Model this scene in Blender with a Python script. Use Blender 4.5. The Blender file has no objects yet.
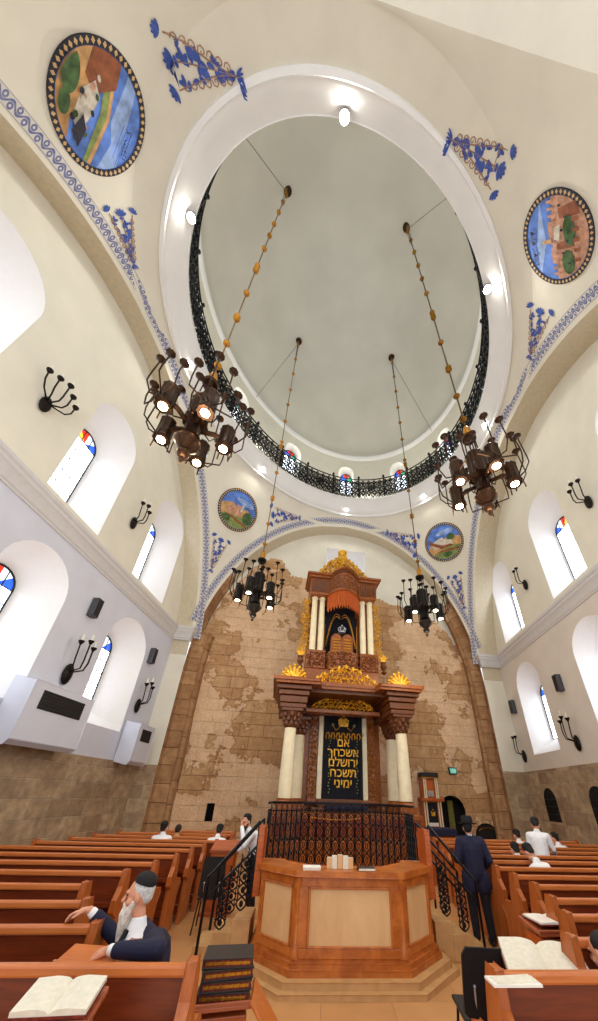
import bpy, math, random
import numpy as np
from mathutils import Vector, Matrix
from mathutils.geometry import tessellate_polygon
from mathutils.bvhtree import BVHTree
random.seed(7)
SC = bpy.context.scene
COL = SC.collection
PI = math.pi
rad = math.radians

# ---------------------------------------------------------------- camera
HS = .03
VZ = np.array([350., 33.]); YH = np.array([342., 796.]); PY = 600.
_d = np.array([-HS, 1.]) / math.hypot(1, HS)
_L = float(np.dot(YH - VZ, _d)); _t = (PY - VZ[1]) / _d[1]
PP = VZ + _t * _d
F = math.sqrt(_t * (_L - _t))
TH = math.atan2(_L - _t, F)
_R = np.array([1, HS]) / math.hypot(1, HS)
EYE = 2.0

def ray(u, v):
    q = np.array([u, v], float) - PP
    a = float(np.dot(q, _R)) / F; b = -float(np.dot(q, _d)) / F
    return np.array([a, math.cos(TH) - b * math.sin(TH), math.sin(TH) + b * math.cos(TH)])
def atz(u, v, z):
    r = ray(u, v); p = r * ((z - EYE) / r[2]); return Vector((p[0], p[1], z))
def aty(u, v, y):
    r = ray(u, v); p = r * (y / r[1]); return Vector((p[0], p[1], p[2] + EYE))

cd = bpy.data.cameras.new('camera'); cam = bpy.data.objects.new('camera', cd); COL.objects.link(cam)
SC.camera = cam
cd.sensor_fit = 'HORIZONTAL'; cd.sensor_width = 36; cd.lens = F / 598 * 36
cd.shift_x = -(PP[0] - 299) / 598; cd.shift_y = (PP[1] - 510.5) / 598
cd.clip_start = .05; cd.clip_end = 200
phi = math.atan(HS)
fw = Vector((0, math.cos(TH), math.sin(TH)))
up0 = Vector((0, -math.sin(TH), math.cos(TH))); rt0 = Vector((1, 0, 0))
# picture axes: camera right axis r, with world-level axis running along _R in the picture
rt = rt0 * math.cos(phi) + up0 * math.sin(phi)
up = up0 * math.cos(phi) - rt0 * math.sin(phi)
cam.matrix_world = Matrix(((rt.x, up.x, -fw.x, 0), (rt.y, up.y, -fw.y, 0), (rt.z, up.z, -fw.z, EYE), (0, 0, 0, 1)))

SC.view_settings.view_transform = 'Standard'; SC.view_settings.look = 'None'
SC.view_settings.gamma = 1; SC.view_settings.use_curve_mapping = False
SC.view_settings.exposure = 0.0
SC.cycles.max_bounces = 8; SC.cycles.diffuse_bounces = 5
SC.cycles.use_denoising = True
SC.cycles.sample_clamp_indirect = 6

# ---------------------------------------------------------------- materials
def lin(c):
    return tuple(((x / 255) / 12.92 if x / 255 <= .04045 else ((x / 255 + .055) / 1.055) ** 2.4) for x in c) + (1,)
class NT:
    def __init__(s, name):
        s.m = bpy.data.materials.new(name); s.m.use_nodes = True
        s.t = s.m.node_tree; s.b = s.t.nodes['Principled BSDF']
    def n(s, typ, **k):
        o = s.t.nodes.new(typ)
        for a, v in k.items():
            if a in o.inputs: o.inputs[a].default_value = v
            else: setattr(o, a, v)
        return o
    def l(s, a, b): s.t.links.new(a, b)
    def ramp(s, fac, stops, interp='LINEAR'):
        r = s.n('ShaderNodeValToRGB'); r.color_ramp.interpolation = interp
        while len(r.color_ramp.elements) < len(stops): r.color_ramp.elements.new(.5)
        for e, (p, c) in zip(r.color_ramp.elements, stops): e.position = p; e.color = c
        s.l(fac, r.inputs[0]); return r.outputs[0]
    def mix(s, fac, a, b, typ='MIX'):
        r = s.n('ShaderNodeMix', data_type='RGBA', blend_type=typ)
        for i, v in ((0, fac), (6, a), (7, b)):
            if hasattr(v, 'is_linked'): s.l(v, r.inputs[i])
            else: r.inputs[i].default_value = v
        return r.outputs[2]
    def math(s, op, a, b=0.):
        r = s.n('ShaderNodeMath', operation=op)
        for i, v in ((0, a), (1, b)):
            if hasattr(v, 'is_linked'): s.l(v, r.inputs[i])
            else: r.inputs[i].default_value = v
        return r.outputs[0]
    def bump(s, h, strength=.3, dist=.02):
        b = s.n('ShaderNodeBump', Strength=strength, Distance=dist); s.l(h, b.inputs['Height']); s.l(b.outputs[0], s.b.inputs['Normal'])
M = {}
def plain(name, c, rough=.6, metal=0., var=.08, scale=8., emit=None, es=0.):
    k = NT(name); c = lin(c)
    if var:
        tc = k.n('ShaderNodeTexCoord'); no = k.n('ShaderNodeTexNoise', Scale=scale, Detail=3.); k.l(tc.outputs['Object'], no.inputs['Vector'])
        d = tuple(x * (1 - var * 1.5) for x in c[:3]) + (1,); e = tuple(min(1, x * (1 + var)) for x in c[:3]) + (1,)
        k.l(k.ramp(no.outputs[0], [(.3, d), (.7, e)]), k.b.inputs['Base Color'])
    else: k.b.inputs['Base Color'].default_value = c
    k.b.inputs['Roughness'].default_value = rough; k.b.inputs['Metallic'].default_value = metal
    if emit:
        k.b.inputs['Emission Color'].default_value = lin(emit); k.b.inputs['Emission Strength'].default_value = es
    M[name] = k.m; return k
plain('plaster', (228, 224, 208), .9, var=.03, scale=1.2)
plain('dome_plaster', (204, 202, 190), .9, var=.05, scale=.5)
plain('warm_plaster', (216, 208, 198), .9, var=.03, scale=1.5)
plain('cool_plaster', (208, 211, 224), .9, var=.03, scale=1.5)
plain('ring_plaster', (238, 238, 236), .85, var=.02, scale=1.)
plain('reveal_white', (245, 245, 246), .85, var=.01)
plain('cornice', (208, 206, 206), .8, var=.03)
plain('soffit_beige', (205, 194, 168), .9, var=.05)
plain('iron', (18, 19, 24), .45, .6, var=.1)
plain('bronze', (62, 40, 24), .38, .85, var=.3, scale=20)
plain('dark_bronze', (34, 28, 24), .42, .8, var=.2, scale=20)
plain('gold', (186, 128, 38), .34, .75, var=.25, scale=14)
plain('gold_leaf', (232, 172, 48), .42, .45, var=.3, scale=10)
plain('rope', (120, 92, 48), .5, .5, var=.1)
plain('wire', (110, 108, 100), .5, .3, var=0)
plain('black', (14, 14, 17), .55, var=.1)
plain('black_metal', (12, 12, 14), .35, .4, var=.1)
plain('speaker_grey', (70, 72, 78), .5, var=.1)
plain('ivory', (238, 226, 190), .38, var=.06, scale=4)
plain('velvet', (9, 11, 26), .85, var=.2, scale=30)
plain('paper', (236, 232, 222), .8, var=.03, scale=10)
plain('page', (226, 220, 202), .8, var=.06, scale=30)
plain('book_cover', (48, 40, 36), .6, var=.2, scale=30)
plain('book_red', (126, 40, 26), .6, var=.4, scale=40)
plain('white_cloth', (238, 238, 240), .85, var=.03, scale=6)
plain('navy', (18, 20, 52), .8, var=.15, scale=12)
plain('dark_navy', (13, 13, 26), .85, var=.15, scale=12)
plain('skin', (214, 150, 118), .55, var=.08, scale=20)
plain('hair_black', (14, 12, 12), .7, var=.3, scale=60)
plain('hair_grey', (206, 204, 200), .8, var=.2, scale=60)
plain('beard_white', (222, 214, 200), .85, var=.25, scale=50)
plain('beard_brown', (40, 22, 16), .8, var=.3, scale=50)
plain('felt', (10, 10, 12), .8, var=.1)
plain('shoe', (10, 9, 9), .3, var=.1)
plain('candle', (240, 234, 216), .5, var=.02)
plain('bulb', (255, 236, 205), .5, var=0, emit=(255, 226, 185), es=16.)
plain('spot_glow', (255, 255, 255), .5, var=0, emit=(255, 252, 240), es=60.)
plain('orange_pleat', (196, 98, 38), .7, var=.1)
plain('silver', (190, 192, 200), .3, .8, var=.1)
plain('exit_green', (30, 110, 80), .5, var=0, emit=(120, 200, 180), es=.5)
plain('paint_blue', (66, 92, 170), .8, var=.25, scale=14)
plain('paint_brown', (170, 136, 112), .8, var=.2, scale=14)
plain('paint_sky', (92, 132, 214), .8, var=.35, scale=3)
plain('paint_pale_sky', (150, 178, 226), .8, var=.3, scale=3)
plain('paint_ochre', (206, 160, 104), .8, var=.25, scale=4)
plain('paint_stone', (200, 150, 122), .8, var=.25, scale=7)
plain('paint_wall_white', (214, 206, 190), .8, var=.2, scale=7)
plain('paint_rust', (150, 86, 52), .8, var=.3, scale=5)
plain('paint_green', (72, 104, 56), .8, var=.4, scale=6)
plain('paint_leaf', (134, 150, 82), .8, var=.3, scale=6)
plain('paint_dark', (44, 44, 58), .8, var=.2, scale=14)
plain('paint_cream', (216, 190, 144), .8, var=.1, scale=14)
plain('frame_dark', (30, 30, 34), .6, var=.1)
plain('olive_light', (120, 116, 52), .8, var=.2)
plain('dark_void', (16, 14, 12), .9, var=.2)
plain('concrete_step', (200, 154, 100), .6, var=.08)

def wood(name, c1, c2, rough=.32, sc=1., stretch=(1, 12, 12)):
    k = NT(name); tc = k.n('ShaderNodeTexCoord'); mp = k.n('ShaderNodeMapping'); mp.inputs['Scale'].default_value = [x * sc for x in stretch]
    k.l(tc.outputs['Object'], mp.inputs[0])
    no = k.n('ShaderNodeTexNoise', Scale=2.2, Detail=6., Roughness=.6, Distortion=.6); k.l(mp.outputs[0], no.inputs['Vector'])
    k.l(k.ramp(no.outputs[0], [(.3, lin(c1)), (.7, lin(c2))]), k.b.inputs['Base Color'])
    k.b.inputs['Roughness'].default_value = rough
    k.bump(no.outputs[0], .08, .005); M[name] = k.m
wood('pew_wood', (94, 36, 14), (132, 56, 22), .3)
wood('pew_rail', (184, 98, 44), (212, 126, 64), .28)
wood('pew_end', (156, 78, 32), (192, 108, 48), .3, stretch=(12, 12, 1))
wood('bimah_wood', (158, 80, 28), (202, 118, 50), .3, stretch=(3, 3, 3))
wood('bimah_panel', (206, 160, 106), (226, 186, 136), .4, sc=.7, stretch=(2, 2, 1))
wood('ark_wood', (112, 54, 14), (168, 94, 32), .35, stretch=(6, 6, 6))
wood('ark_dark', (78, 38, 12), (124, 68, 26), .4, stretch=(8, 8, 8))
wood('desk_wood', (150, 74, 44), (186, 104, 66), .35)
wood('red_wood', (156, 72, 26), (196, 100, 42), .32)

def stone(name, c1, c2, c3, mortar, bw=.9, bh=.42, plast=None, bumps=.5):
    k = NT(name); tc = k.n('ShaderNodeTexCoord')
    nz = k.n('ShaderNodeTexNoise', Scale=1.6, Detail=4.); k.l(tc.outputs['UV'], nz.inputs['Vector'])
    add = k.n('ShaderNodeVectorMath', operation='MULTIPLY_ADD'); k.l(nz.outputs['Color'], add.inputs[0]); add.inputs[1].default_value = (.09, .06, 0); k.l(tc.outputs['UV'], add.inputs[2])
    br = k.n('ShaderNodeTexBrick', Scale=1.0); br.inputs['Brick Width'].default_value = bw; br.inputs['Row Height'].default_value = bh
    br.inputs['Mortar Size'].default_value = .014; br.inputs['Mortar Smooth'].default_value = .5; br.offset = .43; br.squash = .8; br.squash_frequency = 3
    br.inputs['Color1'].default_value = lin(c1); br.inputs['Color2'].default_value = lin(c2); br.inputs['Mortar'].default_value = lin(mortar)
    k.l(add.outputs[0], br.inputs['Vector'])
    n2 = k.n('ShaderNodeTexNoise', Scale=3.5, Detail=8., Roughness=.65); k.l(tc.outputs['UV'], n2.inputs['Vector'])
    f2 = k.ramp(n2.outputs[0], [(.35, (0, 0, 0, 1)), (.68, (1, 1, 1, 1))])
    c = k.mix(k.math('MULTIPLY', f2, .7), br.outputs[0], lin(c3))
    n3 = k.n('ShaderNodeTexNoise', Scale=14., Detail=5.); k.l(tc.outputs['UV'], n3.inputs['Vector'])
    c = k.mix(.42, c, k.ramp(n3.outputs[0], [(.3, (.25, .2, .15, 1)), (.7, (1, .95, .85, 1))]), 'MULTIPLY')
    if plast:
        n4 = k.n('ShaderNodeTexNoise', Scale=.33, Detail=7., Roughness=.62); k.l(tc.outputs['UV'], n4.inputs['Vector'])
        f4 = k.math('MULTIPLY', k.ramp(n4.outputs[0], [(.49, (0, 0, 0, 1)), (.505, (1, 1, 1, 1))]), .82)
        pc = k.ramp(n2.outputs[0], [(.25, lin(plast[0])), (.7, lin(plast[1]))])
        pc = k.mix(.25, pc, k.ramp(n3.outputs[0], [(.3, (.3, .25, .2, 1)), (.7, (1, 1, 1, 1))]), 'MULTIPLY')
        c = k.mix(f4, c, pc)
        # dark contour where a patch of old plaster breaks off
        edge = k.ramp(n4.outputs[0], [(.478, (1, 1, 1, 1)), (.488, (.6, .48, .36, 1)), (.5, (1, 1, 1, 1))])
        c = k.mix(.8, c, edge, 'MULTIPLY')
    n5 = k.n('ShaderNodeTexNoise', Scale=.7, Detail=6., Roughness=.6); k.l(tc.outputs['UV'], n5.inputs['Vector'])
    c = k.mix(.6, c, k.ramp(n5.outputs[0], [(.3, (.62, .54, .46, 1)), (.6, (1, 1, 1, 1))]), 'MULTIPLY')
    k.l(c, k.b.inputs['Base Color']); k.b.inputs['Roughness'].default_value = .95
    h = k.math('ADD', k.math('MULTIPLY', br.outputs['Fac'], -.8), k.math('MULTIPLY', n2.outputs[0], .8))
    k.bump(h, bumps, .05); M[name] = k.m
stone('far_stone', (230, 194, 148), (212, 170, 122), (180, 132, 88), (164, 122, 82), 1.05, .52, plast=((224, 182, 138), (248, 218, 184)), bumps=.8)
stone('dado_stone', (226, 202, 166), (182, 156, 126), (126, 108, 92), (236, 220, 192), .9, .44, bumps=.9)
stone('arch_stone', (220, 178, 132), (186, 140, 96), (132, 92, 60), (120, 86, 58), .8, .5, bumps=.9)

k = NT('floor_stone'); tc = k.n('ShaderNodeTexCoord'); br = k.n('ShaderNodeTexBrick', Scale=1.); br.offset = 0
br.inputs['Brick Width'].default_value = .8; br.inputs['Row Height'].default_value = .8; br.inputs['Mortar Size'].default_value = .004
br.inputs['Color1'].default_value = lin((214, 162, 108)); br.inputs['Color2'].default_value = lin((204, 150, 98)); br.inputs['Mortar'].default_value = lin((170, 120, 78))
k.l(tc.outputs['Object'], br.inputs['Vector']); n = k.n('ShaderNodeTexNoise', Scale=2., Detail=5.); k.l(tc.outputs['Object'], n.inputs['Vector'])
k.l(k.mix(.5, br.outputs[0], k.ramp(n.outputs[0], [(.3, (.7, .65, .6, 1)), (.7, (1, 1, 1, 1))]), 'MULTIPLY'), k.b.inputs['Base Color'])
k.b.inputs['Roughness'].default_value = .3; M['floor_stone'] = k.m

# blue scroll border: UV.x metres along, UV.y 0..1 across
k = NT('blue_border'); tc = k.n('ShaderNodeTexCoord'); sp = k.n('ShaderNodeSeparateXYZ'); k.l(tc.outputs['UV'], sp.inputs[0])
U_, V_ = sp.outputs[0], sp.outputs[1]
s1 = k.math('SINE', k.math('MULTIPLY', U_, 20.)); vine = k.math('LESS_THAN', k.math('ABSOLUTE', k.math('SUBTRACT', k.math('SUBTRACT', V_, .5), k.math('MULTIPLY', s1, .25))), .11)
fx = k.math('SUBTRACT', k.math('FRACT', k.math('DIVIDE', U_, .15708)), .5)
sg = k.math('SIGN', k.math('SINE', k.math('MULTIPLY', U_, 20.)))
dv = k.math('ADD', k.math('SUBTRACT', V_, .5), k.math('MULTIPLY', sg, .16))
rr = k.math('ADD', k.math('MULTIPLY', k.math('MULTIPLY', fx, fx), .7), k.math('MULTIPLY', dv, dv))
leaf = k.math('MULTIPLY', k.math('LESS_THAN', rr, .075), k.math('GREATER_THAN', rr, .012))
edge = k.math('GREATER_THAN', k.math('ABSOLUTE', k.math('SUBTRACT', V_, .5)), .46)
mk = k.math('MAXIMUM', k.math('MAXIMUM', vine, leaf), edge)
n = k.n('ShaderNodeTexNoise', Scale=6.); k.l(tc.outputs['UV'], n.inputs['Vector'])
bl = k.ramp(n.outputs[0], [(.3, lin((88, 96, 144))), (.7, lin((134, 140, 176)))])
k.l(k.mix(mk, lin((214, 211, 202)), bl), k.b.inputs['Base Color']); k.b.inputs['Roughness'].default_value = .9; M['blue_border'] = k.m

# medallion rim: dark ring with light teeth, UV.x along
k = NT('medallion_rim'); tc = k.n('ShaderNodeTexCoord'); sp = k.n('ShaderNodeSeparateXYZ'); k.l(tc.outputs['UV'], sp.inputs[0])
fx = k.math('ABSOLUTE', k.math('SUBTRACT', k.math('FRACT', sp.outputs[0]), .5))
vv = k.math('ABSOLUTE', k.math('SUBTRACT', sp.outputs[1], .5))
t1 = k.math('LESS_THAN', k.math('ADD', fx, k.math('MULTIPLY', vv, .8)), .34)
k.l(k.mix(t1, lin((40, 40, 52)), lin((206, 172, 120))), k.b.inputs['Base Color']); k.b.inputs['Roughness'].default_value = .8; M['medallion_rim'] = k.m

# daylight seen through window panes
def lit_glass(name, c, s):
    k = NT(name); k.b.inputs['Base Color'].default_value = lin(c); k.b.inputs['Roughness'].default_value = .2
    k.b.inputs['Emission Color'].default_value = lin(c); k.b.inputs['Emission Strength'].default_value = s; M[name] = k.m
lit_glass('day_pane', (226, 236, 250), 5.0)
lit_glass('glass_blue', (40, 90, 220), .9); lit_glass('glass_red', (220, 50, 30), .8); lit_glass('glass_green', (40, 150, 110), .7); lit_glass('glass_yellow', (250, 190, 60), .9); lit_glass('glass_white', (220, 235, 250), 1.2)

# ---------------------------------------------------------------- mesh helpers
class MB:
    def __init__(s): s.v = []; s.f = []; s.uv = []
    def add(s, vs, fs, uvs=None):
        o = len(s.v); s.v += [tuple(p) for p in vs]
        for i, f in enumerate(fs):
            s.f.append(tuple(o + j for j in f))
            if uvs is not None: s.uv.append([uvs[j] for j in f])
            else: s.uv.append(None)
    def box(s, c, d, rz=0., taper=0., m=None):
        x, y, z = (q / 2 for q in d); R = Matrix.Rotation(rz, 3, 'Z'); vs = []
        for sz in (-1, 1):
            k = 1 - (taper if sz > 0 else 0)
            for sx, sy in ((-1, -1), (1, -1), (1, 1), (-1, 1)):
                p = R @ Vector((sx * x * k, sy * y * k, sz * z)) + Vector(c)
                vs.append(m @ p if m else p)
        s.add(vs, [(0, 3, 2, 1), (4, 5, 6, 7), (0, 1, 5, 4), (1, 2, 6, 5), (2, 3, 7, 6), (3, 0, 4, 7)])
    def prism(s, pts, a, b, f):
        """extrude polygon pts; f(x,y,t) -> point, t in {a,b}"""
        n = len(pts); vs = [f(x, y, a) for x, y in pts] + [f(x, y, b) for x, y in pts]
        tri = tessellate_polygon([[Vector((x, y, 0)) for x, y in pts]])
        fs = [tuple(t) for t in tri] + [tuple(i + n for i in reversed(t)) for t in tri]
        fs += [(i, (i + 1) % n, n + (i + 1) % n, n + i) for i in range(n)]
        s.add(vs, fs)
    def tube(s, pts, r, n=6, cap=True, closed=False):
        pts = [Vector(p) for p in pts]; N = len(pts)
        if N < 2: return
        rs = r if isinstance(r, (list, tuple)) else [r] * N
        vs = []; prev = None
        for i, p in enumerate(pts):
            if closed: t = pts[(i + 1) % N] - pts[i - 1]
            else: t = pts[min(i + 1, N - 1)] - pts[max(i - 1, 0)]
            if t.length < 1e-9: t = Vector((0, 0, 1))
            t.normalize()
            a = prev if prev is not None else (Vector((0, 0, 1)) if abs(t.z) < .9 else Vector((1, 0, 0)))
            a = (a - t * a.dot(t))
            if a.length < 1e-6: a = t.orthogonal()
            a.normalize(); prev = a; b = t.cross(a)
            for j in range(n):
                g = 2 * PI * j / n; vs.append(p + (a * math.cos(g) + b * math.sin(g)) * rs[i])
        fs = []
        for i in range(N if closed else N - 1):
            i2 = (i + 1) % N
            for j in range(n):
                fs.append((i * n + j, i * n + (j + 1) % n, i2 * n + (j + 1) % n, i2 * n + j))
        if cap and not closed: fs += [tuple(reversed(range(n))), tuple(range((N - 1) * n, N * n))]
        s.add(vs, fs)
    def lathe(s, prof, c=(0, 0, 0), n=16, axis=None, flute=0):
        R = Vector((0, 0, 1)).rotation_difference(Vector(axis)).to_matrix() if axis is not None else Matrix.Identity(3)
        c = Vector(c); vs = []
        for r, z in prof:
            for j in range(n):
                g = 2 * PI * j / n; q = r * (1 - (flute if j % 2 else 0))
                vs.append(R @ Vector((q * math.cos(g), q * math.sin(g), z)) + c)
        fs = []
        for i in range(len(prof) - 1):
            for j in range(n): fs.append((i * n + j, i * n + (j + 1) % n, (i + 1) * n + (j + 1) % n, (i + 1) * n + j))
        fs += [tuple(reversed(range(n))), tuple(range((len(prof) - 1) * n, len(prof) * n))]
        s.add(vs, fs)
    def ball(s, c, r, n=10, sc=(1, 1, 1), R=None):
        m = max(4, n // 2); prof = []
        vs = []; c = Vector(c)
        for i in range(m + 1):
            t = PI * i / m
            for j in range(n):
                g = 2 * PI * j / n
                p = Vector((math.sin(t) * math.cos(g) * sc[0], math.sin(t) * math.sin(g) * sc[1], -math.cos(t) * sc[2])) * r
                vs.append((R @ p if R else p) + c)
        fs = [(i * n + j, i * n + (j + 1) % n, (i + 1) * n + (j + 1) % n, (i + 1) * n + j) for i in range(m) for j in range(n)]
        s.add(vs, fs)
    def grid(s, nu, nv, f, uvf=None):
        vs = [f(i / nu, j / nv) for j in range(nv + 1) for i in range(nu + 1)]
        uv = [uvf(i / nu, j / nv) for j in range(nv + 1) for i in range(nu + 1)] if uvf else None
        fs = [(j * (nu + 1) + i, j * (nu + 1) + i + 1, (j + 1) * (nu + 1) + i + 1, (j + 1) * (nu + 1) + i) for j in range(nv) for i in range(nu)]
        s.add(vs, fs, uv)
    def poly(s, loops, f, uv=True):
        """flat polygon with holes; loops of (a,b); f(a,b)->point; uv = (a,b)"""
        ls = [[Vector((a, b, 0)) for a, b in lp] for lp in loops]
        flat = [p for lp in loops for p in lp]
        s.add([f(a, b) for a, b in flat], [tuple(t) for t in tessellate_polygon(ls)], flat if uv else None)
    def build(s, name, mat, parent=None, smooth=None, loc=None, rz=0., bevel=0.):
        me = bpy.data.meshes.new(name); me.from_pydata(s.v, [], s.f)
        if any(u is not None for u in s.uv):
            l = me.uv_layers.new(name='UVMap'); i = 0
            for u, f in zip(s.uv, s.f):
                for j in range(len(f)):
                    l.data[i].uv = u[j] if u is not None else (0, 0); i += 1
        me.validate(); me.update()
        me.materials.append(M[mat] if isinstance(mat, str) else mat)
        o = bpy.data.objects.new(name, me); COL.objects.link(o)
        if smooth is not None:
            me.shade_smooth() if smooth == 'all' else None
            if smooth != 'all':
                me.shade_smooth()
                me.set_sharp_from_angle(angle=rad(smooth))
        if bevel:
            b = o.modifiers.new('bevel', 'BEVEL'); b.width = bevel; b.segments = 2; b.limit_method = 'ANGLE'; b.angle_limit = rad(40)
        if parent: o.parent = parent
        if loc is not None: o.location = loc; o.rotation_euler.z = rz
        return o
def tag(o, label=None, cat=None, group=None, kind=None):
    if label: o['label'] = label
    if cat: o['category'] = cat
    if group: o['group'] = group
    if kind: o['kind'] = kind
    return o
def thing(name, label, cat, loc=(0, 0, 0), rz=0., group=None):
    o = bpy.data.objects.new(name, None); COL.objects.link(o); o.location = loc; o.rotation_euler.z = rz
    o.empty_display_size = .1
    return tag(o, label, cat, group)
def part(mb, name, mat, parent, smooth=None, bevel=0., label=None):
    o = mb.build(name, mat, parent, smooth=smooth, bevel=bevel)
    if label: o['label'] = label
    return o
def struct(mb, name, mat, smooth=None, parent=None):
    o = mb.build(name, mat, parent, smooth=smooth)
    if not parent: o['kind'] = 'structure'
    return o
def kids(o): return [c for c in bpy.data.objects if c.parent is o]
def copy_tree(o, parent=None):
    c = o.copy(); COL.objects.link(c)
    if parent: c.parent = parent
    for ch in kids(o): copy_tree(ch, c)
    return c

# ---------------------------------------------------------------- hall: plan square of side 2 carried to metres
CX, CY = .346, 7.6
EX = (7.257, 1.177); EY = (.312, 8.043)
ZS, SS = 6.852, 9.644
RI, RO = .845, .945
HR = math.sqrt(2 - RO * RO)
def U(x, y, h): return Vector((CX + x * EX[0] + y * EY[0], CY + x * EX[1] + y * EY[1], ZS + h * SS))
def UZ(x, y, z): return U(x, y, (z - ZS) / SS)
_det = EX[0] * EY[1] - EY[0] * EX[1]
def inv(px, py):
    a, b = px - CX, py - CY
    return ((a * EY[1] - b * EY[0]) / _det, (-a * EX[1] + b * EX[0]) / _det)
def RGX(r, a, h):
    k = (r - .82) / .125; k = max(0., min(1., k))
    w = 1.0 if r < .9451 else max(0., (1.0 - r) / .055)
    ry = -.030 * w; cy = (.018 + .010 * k) * w
    return U(r * math.cos(a), cy + (r + ry) * math.sin(a), h)
def onx(u, v, s):
    r = ray(u, v); e = (EY[1] / _det, -EY[0] / _det)
    t = (s + e[0] * CX + e[1] * CY) / (e[0] * r[0] + e[1] * r[1]); w = inv(t * r[0], t * r[1]); return w[1], t * r[2] + EYE
def ony(u, v, s):
    r = ray(u, v); e = (-EX[1] / _det, EX[0] / _det)
    t = (s + e[0] * CX + e[1] * CY) / (e[0] * r[0] + e[1] * r[1]); w = inv(t * r[0], t * r[1]); return w[0], t * r[2] + EYE
def onsphere(u, v):
    r = ray(u, v); t = 3.
    while t < 40:
        w = inv(t * r[0], t * r[1]); h = (t * r[2] + EYE - ZS) / SS
        if w[0] ** 2 + w[1] ** 2 + h * h > 2: break
        t += .01
    return np.array([w[0], w[1], h])
XL, XR, YF, YN = -1.10, 1.145, 1.10, -1.30
LY, LX = 8.05, 7.35

# floor
mb = MB(); mb.poly([[(-9, -3.2), (12, -3.2), (12, 20), (-9, 20)]], lambda a, b: (a, b, 0)); struct(mb, 'floor', 'floor_stone')

# pendentives and the collar up to the ring
mb = MB()
H0 = (8.3 - ZS) / SS
for sx, sy in ((1, 1), (-1, 1), (-1, -1), (1, -1)):
    def f(s, t, sx=sx, sy=sy):
        h = H0 + (1 - H0) * t; r = math.sqrt(2 - h * h)
        a0 = math.acos(min(1, 1 / r)); a1 = PI / 2 - a0; a = a0 + (a1 - a0) * s
        return U(sx * r * math.cos(a), sy * r * math.sin(a), h)
    mb.grid(28, 40, f)
def f(s, t):
    h = 1 + (HR - 1) * t; r = math.sqrt(2 - h * h); return RGX(r, 2 * PI * s, h)
mb.grid(128, 5, f)
struct(mb, 'ceiling', 'plaster', 'all')
CEIL = BVHTree.FromPolygons([Vector(v_) for v_ in mb.v], mb.f)

# ring moulding between pendentives and drum
mb = MB(); zR = HR
prof = [(RO, zR), (RO - .004, zR - .008), (RO - .018, zR - .008), (RO - .022, zR + .002), (RO - .03, zR + .004), (RO - .05, zR + .022), (RO - .08, zR + .05), (RI + .004, zR + .062), (RI, zR + .06), (RI, zR + .078), (.95, zR + .078)]
mb.grid(160, len(prof) - 1, lambda s, t: (lambda q: RGX(q[0], 2 * PI * s, q[1]))(prof[round(t * (len(prof) - 1))]))
struct(mb, 'trim_ring', 'ring_plaster', 40)
ZG = ZS + (zR + .078) * SS          # gallery floor height
# drum with window holes
DR = .94; ZD0 = ZG; ZD1 = 22.6
mb = MB(); NW = 12
def drum(a, z, r=DR): return UZ(r * math.cos(a), r * math.sin(a), z)
winA = [PI / 2 + 2 * PI * (i) / NW for i in range(NW)]
hw = .075
for i in range(NW):
    a0 = winA[i]; a1 = a0 + 2 * PI / NW
    # blank wall between openings
    mb.grid(10, 1, lambda s, t: drum(a0 + hw + (a1 - a0 - 2 * hw) * s, ZD0 + (ZD1 - ZD0) * t))
    zb, zs_ = ZD0 + 1.2, ZD0 + 3.2
    mb.grid(4, 1, lambda s, t: drum(a0 - hw + 2 * hw * s, ZD0 + (zb - ZD0) * t))
    arc = lambda s: zs_ + .62 * math.sqrt(max(0, 1 - (2 * s - 1) ** 2))
    mb.grid(12, 1, lambda s, t: drum(a0 - hw + 2 * hw * s, arc(s) + (ZD1 - arc(s)) * t))
    # reveals
    mb.grid(1, 1, lambda s, t: drum(a0 - hw * (1 - .25 * s), zb + (zs_ - zb) * t, DR + .08 * s))
    mb.grid(1, 1, lambda s, t: drum(a0 + hw * (1 - .25 * s), zb + (zs_ - zb) * t, DR + .08 * s))
    mb.grid(4, 1, lambda s, t: drum(a0 - hw + 2 * hw * s, zb, DR + .08 * t))
    mb.grid(12, 1, lambda s, t: drum(a0 + hw * (2 * s - 1) * (1 - .25 * t), arc(s), DR + .08 * t))
struct(mb, 'wall_drum', 'plaster', 30)
mb = MB(); prof = [(DR, ZD1 - .25), (DR - .012, ZD1 - .2), (DR - .02, ZD1 - .05), (DR - .02, ZD1 + .05), (DR, ZD1 + .12)]
mb.grid(128, 4, lambda s, t: UZ(prof[round(t * 4)][0] * math.cos(2 * PI * s), prof[round(t * 4)][0] * math.sin(2 * PI * s), prof[round(t * 4)][1]))
struct(mb, 'trim_drum', 'ring_plaster', 40)
mb = MB()
DOMEH = 3.6
def dome(a, q): return UZ(DR * math.sin(q) * math.cos(a), DR * math.sin(q) * math.sin(a), ZD1 + DOMEH * math.cos(q))
mb.grid(96, 24, lambda s, t: dome(2 * PI * s, PI / 2 * (1 - t * .999)))
struct(mb, 'ceiling_dome', 'dome_plaster', 'all')
wn = [0]
def window_name():
    wn[0] += 1; return 'window_%d' % wn[0]
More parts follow.
